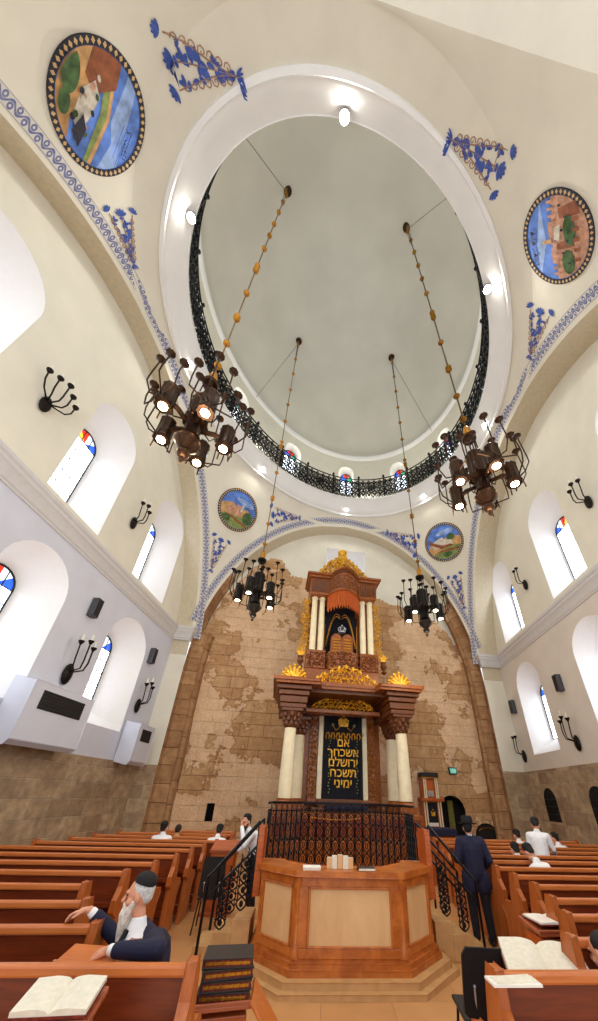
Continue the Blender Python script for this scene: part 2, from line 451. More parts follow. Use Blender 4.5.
for i in range(NW):
    a0 = winA[i]; zb, zs_ = ZD0 + 1.2, ZD0 + 3.2
    h2 = hw * .75
    fr = MB(); r0 = DR + .078
    for sgn in (-1, 0, 1):
        fr.tube([drum(a0 + sgn * h2, zb, r0), drum(a0 + sgn * h2, zs_ + (.55 if sgn == 0 else 0), r0)], .035, 4)
    for k_ in range(4): fr.tube([drum(a0 - h2, zb + k_ * .57, r0), drum(a0 + h2, zb + k_ * .57, r0)], .03, 4)
    fr.tube([drum(a0 + h2 * math.cos(q), zs_ + .6 * math.sin(q), r0) for q in np.linspace(0, PI, 9)], .035, 4)
    w = struct(fr, window_name(), 'frame_dark')
    g = MB(); g.grid(2, 1, lambda s, t: drum(a0 - h2 + 2 * h2 * s, zb + (zs_ - zb) * t, r0 + .004)); g.build('pane', 'day_pane', w)
    for k_, mt in enumerate(('glass_blue', 'glass_red', 'glass_green')):
        g = MB(); n_ = 5; q0 = PI * k_ / 3
        pts = [(a0, zs_)] + [(a0 + h2 * math.cos(q0 + PI / 3 * j / n_), zs_ + .58 * math.sin(q0 + PI / 3 * j / n_)) for j in range(n_ + 1)]
        g.add([drum(a, z, r0 + .003) for a, z in pts], [(0, j, j + 1) for j in range(1, n_ + 1)]); g.build('coloured_pane', mt, w)
# four great arches: soffits + jambs
def arch_strip(name, fpt, mat, z_from=0., z_to=99, n=72):
    """fpt(o,h,t): o along, h height unit, t 0..1 depth"""
    mb = MB(); path = [(-1, (0 - ZS) / SS)] + [(-1, -h_) for h_ in np.linspace((ZS) / SS, 0, 8)[1:-1]]
    path += [(-math.cos(q), math.sin(q)) for q in np.linspace(0, PI, n)]
    path += [(1, -h_) for h_ in np.linspace(0, ZS / SS, 8)[1:]]
    L = 0; uv = []; last = None
    for p in path:
        if last: L += math.hypot((p[0] - last[0]) * LY, (p[1] - last[1]) * SS)
        uv.append(L); last = p
    for i in range(len(path) - 1):
        a, b = path[i], path[i + 1]
        zz = ZS + .5 * (a[1] + b[1]) * SS
        if not (z_from <= zz < z_to): continue
        mb.add([fpt(a[0], a[1], 0), fpt(b[0], b[1], 0), fpt(b[0], b[1], 1), fpt(a[0], a[1], 1)], [(0, 1, 2, 3)],
               [(uv[i], 0), (uv[i + 1], 0), (uv[i + 1], 1), (uv[i], 1)])
    return struct(mb, name, mat, 30)
for nm, s, xo in (('left', -1, XL), ('right', 1, XR)):
    fp = lambda o, h, t, s=s, xo=xo: U(s + (xo - s) * t, o, h)
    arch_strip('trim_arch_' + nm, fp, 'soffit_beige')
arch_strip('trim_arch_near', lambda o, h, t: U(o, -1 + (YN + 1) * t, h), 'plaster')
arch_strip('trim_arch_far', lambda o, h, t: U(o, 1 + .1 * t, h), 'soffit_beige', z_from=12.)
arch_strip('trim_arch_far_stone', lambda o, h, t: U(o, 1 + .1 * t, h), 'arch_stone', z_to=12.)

# side walls
def arch_open(yc, hwid, zb, zt, n=14, sh=1.):
    """opening polygon in (y unit, z)"""
    r = hwid * LY * sh; zs_ = zt - r
    return [(yc - hwid, zb), (yc + hwid, zb)] + [(yc + hwid * math.cos(q), zs_ + r * math.sin(q)) for q in np.linspace(0, PI, n)]
wins = {'left': [(-.44, .13), (.11, .13), (.64, .145)], 'right': [(-.42, .13), (.155, .13), (.715, .125)]}
levels = {'upper': (8.95, 13.45, 9.45, 12.35), 'lower': (3.75, 7.55, 4.35, 6.85)}
WD = .115
for side, X, s in (('left', XL, -1), ('right', XR, 1)):
    loop = [(-1., 0.), (.9999, 0.)] + [(math.cos(q), ZS + SS * math.sin(q)) for q in np.linspace(0, PI, 60)]
    holes = {}
    for lv, (zb, zt, zb2, zt2) in levels.items():
        for yc, hwid in wins[side]:
            z2 = zt - (.25 if (lv == 'upper' and yc > .7) else 0)
            holes[(lv, yc)] = (arch_open(yc, hwid, zb, z2), arch_open(yc + (.0), .062, zb2, zt2 - (.2 if yc > .7 else 0)))
    # three horizontal bands of colour: wall is one mesh for the upper part, one below the cornice
    up_loop = [(-math.sqrt(1 - .12 ** 2), 8.1), (math.sqrt(1 - .12 ** 2), 8.1)] + [(math.cos(q), ZS + SS * math.sin(q)) for q in np.linspace(.131, PI - .131, 56)]
    lo_loop = [(-1, 0), (1, 0), (1, 8.1), (-1, 8.1)]
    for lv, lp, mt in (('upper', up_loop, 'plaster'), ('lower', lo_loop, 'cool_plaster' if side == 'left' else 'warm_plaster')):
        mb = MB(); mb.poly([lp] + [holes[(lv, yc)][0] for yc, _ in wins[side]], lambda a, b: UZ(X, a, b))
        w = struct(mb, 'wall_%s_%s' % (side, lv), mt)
        for yc, _ in wins[side]:
            a, b = holes[(lv, yc)]
            m2 = MB(); n_ = len(a)
            m2.add([UZ(X, *p) for p in a] + [UZ(X + s * WD, *p) for p in b], [(i, (i + 1) % n_, n_ + (i + 1) % n_, n_ + i) for i in range(n_)])
            struct(m2, 'trim_reveal', 'reveal_white', 40)
            # outer frame
            xo = X + s * (WD - .004); hw2 = .058; zb2, zt2 = b[0][1], max(p[1] for p in b); r = hw2 * LY
            fr = MB()
            for k_ in (-1, -.33, .33, 1): fr.tube([UZ(xo, yc + k_ * hw2, zb2), UZ(xo, yc + k_ * hw2, zt2 - r + (0 if abs(k_) > .9 else r * .9))], .03 if abs(k_) > .9 else .018, 4)
            nr = 5
            for k_ in range(nr + 1): fr.tube([UZ(xo, yc - hw2, zb2 + (zt2 - r - zb2) * k_ / nr), UZ(xo, yc + hw2, zb2 + (zt2 - r - zb2) * k_ / nr)], .018, 4)
            fr.tube([UZ(xo, yc + hw2 * math.cos(q), zt2 - r + r * math.sin(q)) for q in np.linspace(0, PI, 12)], .035, 4)
            wo = struct(fr, window_name(), 'frame_dark')
            g = MB(); g.grid(1, 1, lambda s_, t: UZ(X + s * WD, yc - hw2 + 2 * hw2 * s_, zb2 + (zt2 - r - zb2) * t)); g.build('pane', 'day_pane', wo)
            for k_, mt2 in enumerate(('glass_blue', 'glass_white', 'glass_red', 'glass_yellow')):
                g = MB(); q0 = PI * k_ / 4
                pts = [(yc, zt2 - r)] + [(yc + hw2 * math.cos(q0 + PI / 4 * j / 4), zt2 - r + r * math.sin(q0 + PI / 4 * j / 4)) for j in range(5)]
                g.add([UZ(X + s * (WD - .001), *p) for p in pts], [(0, j, j + 1) for j in range(1, 5)]); g.build('coloured_pane', mt2, wo)
    # cornice: profile along y, returned round the pier
    prof = [(0, 8.02), (.03, 8.02), (.03, 8.08), (.06, 8.12), (.08, 8.3), (.16, 8.42), (.16, 8.5), (.2, 8.56), (.2, 8.66), (0, 8.7)]
    d0 = [X, 1.145 if s > 0 else -1.1]
    mb = MB()
    path = [(X, -1.3), (X, .985), (s * 1.0, .985), (s * 1.0, 1.02)]
    nrm = [(-s, 0), (-s, -1), (-s, -1), (-s, 0)]
    def cf(i, j):
        x, y = path[i]; nx, ny = nrm[i]; o, z = prof[j]
        return UZ(x + nx * o / LX, y + ny * o / LY, z)
    mb.add([cf(i, j) for i in range(4) for j in range(len(prof))], [(i * len(prof) + j, i * len(prof) + j + 1, (i + 1) * len(prof) + j + 1, (i + 1) * len(prof) + j) for i in range(3) for j in range(len(prof) - 1)])
    struct(mb, 'trim_cornice_' + side, 'cornice', 30)
    # lower pier facing: cool plaster strip on the jamb, then stone dado
    zt_ = 2.85 if side == 'left' else 3.15
    hl = []
    dl = [(-1., 0), (1.0, 0), (1.0, zt_), (-1., zt_)]
    if side == 'right':
        for y_ in (.79, .43):
            a = [(y_ - .055, 1.35), (y_ + .055, 1.35)] + [(y_ + .055 * math.cos(q), 1.95 + .55 * math.sin(q) ** .8) for q in np.linspace(0, PI, 9)]
            hl.append(a)
    mb = MB(); xf = X - s * .006
    ls = [Vector((0, 0, 0))]
    loops = [dl] + hl
    lv_ = [[Vector((a, b, 0)) for a, b in lp] for lp in loops]; flat = [p for lp in loops for p in lp]
    mb.add([UZ(xf, a, b) for a, b in flat], [tuple(t) for t in tessellate_polygon(lv_)], [(a * LY, b) for a, b in flat])
    mb.add([UZ(xf, -1, zt_), UZ(xf, 1, zt_), UZ(X, 1, zt_), UZ(X, -1, zt_)], [(0, 1, 2, 3)], [(0, 0), (1, 0), (1, 0), (0, 0)])
    mb.add([UZ(xf, .994, 0), UZ(s * .999, .994, 0), UZ(s * .999, .994, zt_), UZ(xf, .994, zt_)], [(0, 1, 2, 3)], [(0, 0), (.8, 0), (.8, zt_), (0, zt_)])
    struct(mb, 'wall_%s_dado' % side, 'dado_stone')
    for j, a in enumerate(hl):
        m2 = MB(); n_ = len(a)
        m2.add([UZ(xf, *p) for p in a] + [UZ(X - s * .0015, *p) for p in a], [(i, (i + 1) % n_, n_ + (i + 1) % n_, n_ + i) for i in range(n_)])
        m2.poly([a], lambda p, q: UZ(X - s * .0015, p, q))
        struct(m2, 'trim_niche', 'dark_void')
        fr = MB(); y_ = (.79, .43)[j]
        for k_ in (-.04, -.013, .013, .04): fr.tube([UZ(X - s * .004, y_ + k_, 1.37), UZ(X - s * .004, y_ + k_, 2.3)], .016, 4)
        for z_ in (1.6, 1.85, 2.1): fr.tube([UZ(X - s * .004, y_ - .053, z_), UZ(X - s * .004, y_ + .053, z_)], .014, 4)
        struct(fr, window_name(), 'iron')

# jamb strip under the cornice is lighter (plaster) - far pier fronts
for side, s in (('left', -1), ('right', 1)):
    X = XL if s < 0 else XR
    mb = MB(); mb.grid(1, 1, lambda a, b: UZ(s * 1.0 + (X - s) * a, .9985, (2.85 if s < 0 else 3.15) + 5.2 * b)); struct(mb, 'wall_pier_' + side, 'plaster')

# far wall: plaster lunette behind, broken stone facing in front
mb = MB()
nich = [(-.16, 13.3), (.17, 13.3), (.17, 15.3), (-.16, 15.3)]
arcl = [(math.cos(q), ZS + SS * math.sin(q)) for q in np.linspace(0, PI, 60)]
mb.poly([[(-1, 8.0), (1, 8.0)] + arcl, nich], lambda a, b: UZ(a, 1.1, b)); struct(mb, 'wall_far_plaster', 'plaster')
m2 = MB(); n_ = 4
m2.add([UZ(a, 1.1, b) for a, b in nich] + [UZ(a * .9, 1.19, 13.5 + (b - 13.3) * .8) for a, b in nich], [(i, (i + 1) % n_, n_ + (i + 1) % n_, n_ + i) for i in range(4)] + [(4, 5, 6, 7)])
struct(m2, 'trim_far_niche', 'reveal_white')
top = [(1.0, 8.6), (.965, 9.2), (.9, 9.6), (.86, 9.55), (.8, 10.4), (.7, 11.0), (.6, 11.3), (.5, 11.35), (.447, 11.63), (.36, 11.6), (.33, 11.85), (.268, 11.94), (.2, 12.3), (.0, 12.6), (-.2, 12.9), (-.3, 12.75), (-.35, 12.9), (-.40, 12.75), (-.43, 12.8), (-.45, 13.15), (-.47, 13.2), (-.50, 13.75), (-.60, 13.9), (-.66, 13.6), (-.73, 13.1), (-.8, 12.1), (-.9, 10.8), (-.97, 9.3), (-1.0, 8.7)]
# roughen the broken edge
def rough(pts, n=4, amp=.05):
    out = []
    for a, b in zip(pts, pts[1:]):
        for i in range(n):
            t = i / n; out.append((a[0] + (b[0] - a[0]) * t + random.uniform(-amp, amp) / 8, a[1] + (b[1] - a[1]) * t + random.uniform(-amp, amp)))
    out.append(pts[-1]); return out
top = rough(top, 4, .10)
top = [(max(-1, min(1, a)), min(b, ZS + SS * math.sqrt(max(0, 1 - min(1, a * a))) - .02) if b > ZS + .5 else b) for a, b in top]
door = [(.585, 0), (.745, 0), (.745, 1.55)] + [(.665 + .08 * math.cos(q), 1.6 + .55 * math.sin(q)) for q in np.linspace(.1, PI - .1, 9)] + [(.585, 1.55)]
seat_n = [(.79, .4), (.935, .4)] + [(.8625 + .0725 * math.cos(q), .72 + .42 * math.sin(q)) for q in np.linspace(0, PI, 9)]
vent = [(-.745, 1.02), (-.705, 1.02), (-.705, 1.62), (-.745, 1.62)]
loops = [[(-1, 0)] + [(1, 0)] + top, seat_n, vent, door[1:1] or [(.585, .02), (.745, .02)] + door[2:]]
mb = MB(); lv_ = [[Vector((a, b, 0)) for a, b in lp] for lp in loops]; flat = [p for lp in loops for p in lp]
YS = 1.09
mb.add([UZ(a, YS, b) for a, b in flat], [tuple(t) for t in tessellate_polygon(lv_)], [(a * LX, b) for a, b in flat])
nt = len(top)
mb.add([UZ(a, YS, b) for a, b in top] + [UZ(a, 1.1, b) for a, b in top], [(i, i + 1, nt + i + 1, nt + i) for i in range(nt - 1)], [(a * LX, b) for a, b in top] + [(a * LX, b + .08) for a, b in top])
struct(mb, 'wall_far', 'far_stone')
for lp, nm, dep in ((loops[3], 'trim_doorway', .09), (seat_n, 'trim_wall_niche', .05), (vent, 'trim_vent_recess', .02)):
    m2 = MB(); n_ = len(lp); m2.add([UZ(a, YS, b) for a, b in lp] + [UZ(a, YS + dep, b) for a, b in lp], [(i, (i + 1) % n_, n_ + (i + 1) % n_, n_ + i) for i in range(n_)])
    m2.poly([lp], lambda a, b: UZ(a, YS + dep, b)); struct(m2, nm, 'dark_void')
mb = MB(); mb.add([UZ(.655, 1.15, .02), UZ(.69, 1.15, .02), UZ(.69, 1.15, 1.95), UZ(.655, 1.15, 1.95), UZ(.655, 1.16, .02), UZ(.69, 1.16, .02), UZ(.69, 1.16, 1.95), UZ(.655, 1.16, 1.95)],
                  [(0, 1, 2, 3), (7, 6, 5, 4), (0, 4, 5, 1), (1, 5, 6, 2), (2, 6, 7, 3), (3, 7, 4, 0)]); struct(mb, 'door_1', 'olive_light')
mb = MB()
for k_ in (-.739, -.725, -.711): mb.tube([UZ(k_, YS + .004, 1.03), UZ(k_, YS + .004, 1.61)], .03, 4)
struct(mb, window_name(), 'iron')
# stone arch ring standing in front of far wall, left and right legs
for s in (-1, 1):
    mb = MB(); pts = []
    hs = [(-ZS / SS) * (1 - t) for t in np.linspace(0, 1, 10)]
    cen = [(s * .99, h) for h in hs] + [(s * .99 * math.cos(q), math.sin(q) * .99) for q in np.linspace(0.03, .56 if s > 0 else .2, 16)]
    L = 0; P = []
    prof2 = [(0.01, 1.035), (-.05, 1.035), (-.075, 1.055), (-.075, 1.092)]
    for i, (o, h) in enumerate(cen):
        if i: L += math.hypot((o - cen[i - 1][0]) * LX, (h - cen[i - 1][1]) * SS)
        for k_, (dx, y_) in enumerate(prof2):
            rr = 1 + dx; q = (o * rr if h > 0 else o + s * dx, h * rr if h > 0 else h)
            jit = random.uniform(-.004, .004); P.append((U(q[0] + jit, y_ + jit * .5, q[1]), (L, k_ * .35)))
    n_ = len(prof2)
    mb.add([p[0] for p in P], [(i * n_ + j, i * n_ + j + 1, (i + 1) * n_ + j + 1, (i + 1) * n_ + j) for i in range(len(cen) - 1) for j in range(n_ - 1)] + [tuple((len(cen) - 1) * n_ + j for j in range(n_))], [p[1] for p in P])
    struct(mb, 'trim_stone_arch_' + ('right' if s > 0 else 'left'), 'arch_stone')

# painted blue borders along the arches (on the pendentive edge)
def border(name, ax, s, label, q0=.14, q1=PI - .14):
    mb = MB(); K = 90
    for (w0, w1, mt) in ((.014, .043, 0),):
        def f(a, b):
            c = s * (1 - (w0 + (w1 - w0) * b)); rr = math.sqrt(2 - c * c) * .9985; q = q0 + (q1 - q0) * a
            o, h = -rr * math.cos(q), rr * math.sin(q)
            return U(c, o, h) if ax == 0 else U(o, c, h)
        mb.grid(K, 2, f, lambda a, b: (a * (q1 - q0) * LY * 1.1, b))
    o = mb.build(name, 'blue_border'); tag(o, label, 'painted border', 'painted arch borders'); return o
border('painted_border', 0, -1, 'blue scroll border painted along the left wall arch')
border('painted_border', 0, 1, 'blue scroll border painted along the right wall arch')
border('painted_border', 1, 1, 'blue scroll border painted along the arch above the golden ark', .22, PI - .22)

# ---------------------------------------------------------------- painted roundels and flowers on the pendentives
class Tangent:
    """flat patch on the sphere, up towards the ring"""
    def __init__(s, c, up=None, off=0.):
        c = np.array(c); c = c / np.linalg.norm(c); s.n = c
        a = np.array([0, 0, 1.]) if up is None else np.array(up)
        a = a - c * a.dot(c); s.v = a / np.linalg.norm(a); s.u = np.cross(c, s.v) * -1
        s.d = math.sqrt(2) * (1 - off)
    def p(s, x, y, k=0.): 
        q = s.n * (s.d - k) + s.u * x + s.v * y; return U(*q)
def ell(cx, cy, rx, ry, n=20, r=0): return [(cx + rx * math.cos(2 * PI * i / n) * math.cos(r) - ry * math.sin(2 * PI * i / n) * math.sin(r), cy + rx * math.cos(2 * PI * i / n) * math.sin(r) + ry * math.sin(2 * PI * i / n) * math.cos(r)) for i in range(n)]
def clipd(pts, R=.127):
    out = []
    for a, b in pts:
        r = math.hypot(a, b); out.append((a * R / r, b * R / r) if r > R else (a, b))
    return out
def dense(pts, n=8):
    out = []
    for a, b in zip(pts, pts[1:] + pts[:1]):
        out += [(a[0] + (b[0] - a[0]) * i / n, a[1] + (b[1] - a[1]) * i / n) for i in range(n)]
    return out
def roundel(c, label, layers, writing=None):
    R = .146
    T = Tangent(c, off=.0062)
    t = thing('ceiling_roundel', label, 'painting', T.p(0, 0)); MI = t.location.copy()
    vv = (T.p(0, .01) - MI).normalized(); nn = (T.p(0, .01) - MI).cross(T.p(.01, 0) - MI).normalized()
    if nn.dot(Vector((CX, CY, 5)) - MI) < 0: nn = -nn
    uu = (T.p(.01, 0) - MI); uu = (uu - vv * uu.dot(vv) - nn * uu.dot(nn)).normalized()
    def P(x, y, k=0.): return (uu * x + vv * y) * 7.75 + nn * k * 8
    mb = MB(); N = 72
    mb.add([P(r * math.cos(2 * PI * i / N), r * math.sin(2 * PI * i / N), k_) for r, k_ in ((R, -.002), (R, .0022), (.129, .0022), (.129, .0005)) for i in range(N + 1)],
           [(j * (N + 1) + i, j * (N + 1) + i + 1, (j + 1) * (N + 1) + i + 1, (j + 1) * (N + 1) + i) for j in range(3) for i in range(N)],
           [(i * 54 / N, w) for w in (0, 0, 1, 1) for i in range(N + 1)])
    part(mb, 'rim', 'medallion_rim', t)
    mb = MB(); mb.poly([ell(0, 0, 0.1292, .1292, 48)], lambda a, b: P(a, b, 0)); part(mb, 'sky', 'paint_sky', t)
    for i, (nm, mt, pts) in enumerate(layers):
        mb = MB(); mb.poly([clipd(dense(pts))], lambda a, b: P(a, b, .0003 * (i + 1))); part(mb, nm, mt, t)
    if writing:
        s_, x, y, sz, rot = writing
        cu = bpy.data.curves.new('writing', 'FONT'); cu.body = s_; cu.size = 1; cu.align_x = 'CENTER'
        o = bpy.data.objects.new('tmp', cu); me = bpy.data.meshes.new_from_object(o); bpy.data.objects.remove(o)
        cr, sr = math.cos(rot), math.sin(rot)
        for v_ in me.vertices:
            a, b = v_.co.x * sz, v_.co.y * sz
            v_.co = P(x + a * cr - b * sr, y + a * sr + b * cr, .0045)
        me.materials.append(M['paint_dark']); w = bpy.data.objects.new('writing', me); COL.objects.link(w); w.parent = t
    return t
hills = [('cloud', 'paint_pale_sky', ell(-.03, .07, .07, .018)), ('hill', 'paint_ochre', [(-.13, .0), (-.06, .035), (0, .01), (.06, .03), (.13, -.01), (.13, -.13), (-.13, -.13)]),
         ('meadow', 'paint_leaf', [(-.13, -.06), (-.03, -.035), (.13, -.08), (.13, -.13), (-.13, -.13)]),
         ('path', 'paint_rust', [(-.1, -.07), (.02, -.055), (.1, -.06), (.02, -.07), (-.09, -.085)])]
roundel(onsphere(238, 510), 'round painting of a walled town with white tower, left of the ark arch', hills + [
    ('tree', 'paint_green', ell(-.085, -.02, .04, .045)), ('town', 'paint_stone', [(-.03, -.04), (-.03, .02), (-.01, .02), (-.01, .035), (.02, .035), (.02, .01), (.08, -.005), (.08, -.05)]),
    ('tower', 'paint_wall_white', [(-.03, .0), (-.03, .04), (-.022, .055), (-.014, .04), (-.014, .0)]), ('tree', 'paint_green', ell(.06, -.085, .03, .022))])
roundel(onsphere(444, 542), 'round painting of red-roofed houses and green tree, right of the ark arch', hills + [
    ('tree', 'paint_green', ell(-.06, .02, .03, .026)), ('houses', 'paint_wall_white', [(-.06, -.04), (-.06, .0), (-.02, .01), (.0, .04), (.05, .03), (.09, .02), (.09, -.03)]),
    ('roofs', 'paint_rust', [(-.06, -.045), (-.05, -.03), (.02, -.02), (.1, .04), (.11, .02), (.03, -.045)]), ('bush', 'paint_green', ell(.0, -.095, .035, .02))])
roundel(onsphere(98, 110), 'large round painting of blue lake shore and olive trees, upper left of the dome', [
    ('water', 'paint_pale_sky', [(-.13, .02), (-.05, .05), (.0, .035), (.13, .06), (.13, .09), (-.13, .08)]),
    ('shore', 'paint_ochre', [(-.13, -.02), (-.02, .015), (.13, .0), (.13, .02), (.0, .03), (-.13, .0)]),
    ('far_field', 'paint_leaf', [(-.13, -.012), (.0, .02), (.13, .01), (.13, -.01), (.0, .0), (-.13, -.025)]),
    ('land', 'paint_ochre', [(.13, .0), (.05, -.02), (.0, -.06), (-.05, -.08), (-.1, -.08), (-.13, -.13), (.13, -.13)]),
    ('red_earth', 'paint_rust', [(.13, .03), (.07, .03), (.03, -.03), (.06, -.06), (.13, -.05)]),
    ('town', 'paint_wall_white', [(-.07, -.055), (-.03, -.03), (.03, -.01), (.06, -.03), (.03, -.06), (-.04, -.075)]),
    *[('house', ('paint_wall_white', 'paint_green', 'paint_dark', 'paint_stone')[i_ % 4], ell(-.075 + .011 * i_ + .006 * ((i_ * 7) % 5 - 2), -.052 + .024 * math.sin(i_ * 2.3) + .001 * i_, .008, .005 + .002 * (i_ % 3), 7, i_)) for i_ in range(13)],
    *[('ripple', 'paint_sky', ell(-.03 + .02 * math.sin(i_ * 5), .065 + .012 * i_, .05, .0022, 12, .15)) for i_ in range(4)],
    ('dark_bank', 'paint_dark', [(-.1, -.05), (-.05, -.035), (-.02, -.05), (-.07, -.075)]),
    ('olive_tree', 'paint_green', ell(.045, -.1, .045, .024)), ('olive_tree', 'paint_green', ell(-.02, -.105, .028, .016))],
    ('ונתשיל', -.03, .085, .028, 0))
roundel(onsphere(558, 238), 'large round painting of a stone citadel with minaret, upper right of the dome', [
    ('cloud', 'paint_pale_sky', [(-.13, .05), (.0, .045), (.12, .09), (.0, .085)]),
    ('citadel_wall', 'paint_stone', [(-.13, -.13), (-.13, .0), (-.11, .01), (-.1, .0), (-.06, .015), (-.055, .03), (-.02, .03), (-.015, .015), (.03, .02), (.04, .03), (.07, .025), (.075, .01), (.13, .01), (.13, -.13)]),
    ('shade_wall', 'paint_rust', [(-.1, -.1), (-.09, -.02), (-.06, -.02), (-.06, -.1)]),
    ('shade_wall', 'paint_rust', [(.0, -.07), (.01, .0), (.03, .0), (.03, -.07)]),
    ('minaret', 'paint_ochre', [(-.01, .02), (-.008, .05), (-.002, .065), (.004, .05), (.006, .02)]),
    ('cypress', 'paint_green', ell(.075, -.04, .04, .026)), ('cypress', 'paint_green', ell(-.02, -.055, .045, .024)),
    *[('battlement', 'paint_stone', [(-.12 + .02 * i_, .0), (-.12 + .02 * i_, .022), (-.112 + .02 * i_, .022), (-.112 + .02 * i_, .0)]) for i_ in range(12)],
    *[('slit_window', 'paint_dark', ell(-.1 + .035 * i_, -.03 - .02 * (i_ % 2), .004, .007, 7)) for i_ in range(6)],
    *[('lower_battlement', 'paint_rust', [(-.09 + .03 * i_, -.1), (-.09 + .03 * i_, -.075), (-.078 + .03 * i_, -.075), (-.078 + .03 * i_, -.1)]) for i_ in range(6)],
    ('lower_wall', 'paint_wall_white', [(-.05, -.03), (-.045, -.005), (-.01, .0), (0, -.02)])],
    ('דיוד לדגמ', .01, .085, .03, 0))

def flower_motif(wide, tip, label):
    a, b = onsphere(*wide), onsphere(*tip)
    a = b + (a - b) * (.86 if a[1] < 0 else 1.); c = (a + b) / 2; ax = a - b; ln = np.linalg.norm(ax)
    T = Tangent(c, up=ax, off=.05); O0 = Vector((CX, CY, ZS))
    def HIT(x, y, k=0.):
        q = T.p(x, y); d_ = (q - O0).normalized(); h_ = CEIL.ray_cast(O0, d_)[0] or q
        return h_ - d_ * (.006 + k * 6)
    t = thing('painted_flower_motif', label, 'painted ornament', HIT(0, 0)); MI = t.location.copy()
    P = lambda x, y, k=0.: HIT(x, y, k) - MI
    H = ln; y0 = -H / 2; Wd = H * .24
    st = MB()
    for sx in (-1, 0, 1):
        st.tube([P(sx * Wd * math.sin(t_ * 1.5) * t_, y0 + H * t_ * .95) for t_ in np.linspace(0, 1, 10)], .014, 4)
    for k_ in range(7):
        for sx in (-1, 1):
            yy = y0 + H * (.16 + .11 * k_); xx = sx * Wd * (.2 + .1 * k_); r = H * .05
            st.tube([P(xx + r * q * math.cos(q * 3.6) * .5 * sx, yy + r * q * math.sin(q * 3.6) * .5) for q in np.linspace(.3, 2.2, 9)], .014, 4)
    part(st, 'stems', 'paint_brown', t)
    fl = MB(); rs = random.Random(3)
    for k_ in range(38):
        t_ = .1 + .8 * rs.random(); sx = rs.uniform(-1, 1); r = H * .028
        fl.poly([ell(sx * Wd * t_, y0 + H * t_, r * 1.9, r * .95, 8, rs.random() * 3)], lambda x, y: P(x, y, .0016))
    for k_ in range(5): fl.poly([ell((k_ - 2) * H * .03, y0 + H * .0, H * .014, H * .06, 8, (2 - k_) * -.3)], lambda x, y: P(x, y, .0016))
    part(fl, 'leaves', 'paint_blue', t)
    for sx in (-1, 0, 1):
        f_ = MB(); cx, cy = sx * Wd * 1.05, y0 + H * (1.0 if sx else .93); R = H * (.075 if sx else .095)
        for k_ in range(5):
            g = PI / 2 + (k_ - 2) * .55 - sx * .5
            f_.poly([ell(cx + R * .6 * math.cos(g), cy + R * .6 * math.sin(g), R * .75, R * .32, 8, g)], lambda x, y: P(x, y, .002))
        part(f_, 'blossom', 'paint_blue', t)
flower_motif((157, 60), (236, 64), 'blue flower spray painted beside the lake roundel, at the top of the ceiling')
flower_motif((118, 203), (134, 265), 'blue flower spray painted below the lake roundel at upper left')
flower_motif((509, 176), (453, 128), 'blue flower spray painted above the citadel roundel at upper right')
flower_motif((542, 303), (530, 356), 'blue flower spray painted below the citadel roundel at upper right')
flower_motif((221, 540), (211, 570), 'blue flower spray painted below the walled town roundel')
flower_motif((273, 515), (299, 518), 'blue flower spray painted right of the walled town roundel')
flower_motif((415, 545), (388, 533), 'blue flower spray painted left of the red-roofed houses roundel')
flower_motif((455, 577), (464, 607), 'blue flower spray painted below the red-roofed houses roundel')

# ---------------------------------------------------------------- wrought iron
def scroll_panel(mb, P, w, h, r=.008, lobes=3, n=4):
    """P(x,y)->point in a panel w x h (x from -w/2)"""
    a = w * .42; K = 6 * lobes
    for s in (-1, 1):
        mb.tube([P(s * a * math.sin(PI * lobes * t), h * t) for t in np.linspace(0, 1, K + 1)], r, n)
    for i in range(lobes):
        yc = h * (i + .5) / lobes; q = h / lobes * .22
        mb.tube([P(q * .5 * math.cos(g) * .9, yc + q * math.sin(g)) for g in np.linspace(0, 2 * PI, 9)], r * .8, n)
        for s in (-1, 1):
            mb.tube([P(s * (w * .47 - .3 * a * abs(math.sin(g))), yc + h / lobes * .5 + q * 1.2 * math.cos(g)) for g in np.linspace(0, PI, 6)], r * .8, n)
# gallery railing round the ring
t = thing('gallery_railing', 'black wrought iron gallery railing running round the dome opening', 'railing', UZ(0, 0, ZG)); O = t.location.copy()
GH = 1.75; RG = RI + .012
gp = lambda a, z, r=RG: RGX(r, a, (ZG + z - ZS) / SS) - O
NP = 108
for z_, r_ in ((.06, .028), (GH, .035), (GH * .86, .018)):
    mb = MB(); mb.tube([gp(2 * PI * i / 168, z_) for i in range(168)], r_, 6, closed=True); part(mb, 'rail', 'iron', t)
mb = MB()
for i in range(NP):
    a0 = 2 * PI * (i + .5) / NP; wa = 2 * PI / NP; wm = wa * RG * 7.7
    scroll_panel(mb, lambda x, y: gp(a0 + x / wm * wa, .08 + y), wm, GH * .86 - .08, .044, 3, 3)
    mb.tube([gp(a0 - wa / 2, .0), gp(a0 - wa / 2, GH)], .014, 3)
part(mb, 'scrollwork', 'iron', t)
for i in range(24):
    a0 = 2 * PI * (i + .5) / 24
    mb = MB(); mb.tube([gp(a0, -.02), gp(a0, GH + .1)], .045, 6); mb.ball(gp(a0, GH + .18), .085, 8); mb.ball(gp(a0, GH + .3), .04, 6)
    part(mb, 'post', 'iron', t, 40)
# round loudspeaker-like discs on the drum
for a0, lb in ((winA[0] + .25, 'small round brown vent on the drum left of the middle dome window'), (winA[0] - .25, 'small round brown vent on the drum right of the middle dome window')):
    p = drum(a0, ZG + 1.75, DR - .008); nrm = (drum(a0, ZG + 1.75, DR - .1) - p).normalized()
    mb = MB(); mb.lathe([(.24, 0), (.25, .03), (.2, .07), (.1, .09), (.02, .09)], (0, 0, 0), 16, axis=nrm)
    o = mb.build('wall_vent', 'bronze', loc=p, smooth=40); tag(o, lb, 'vent')

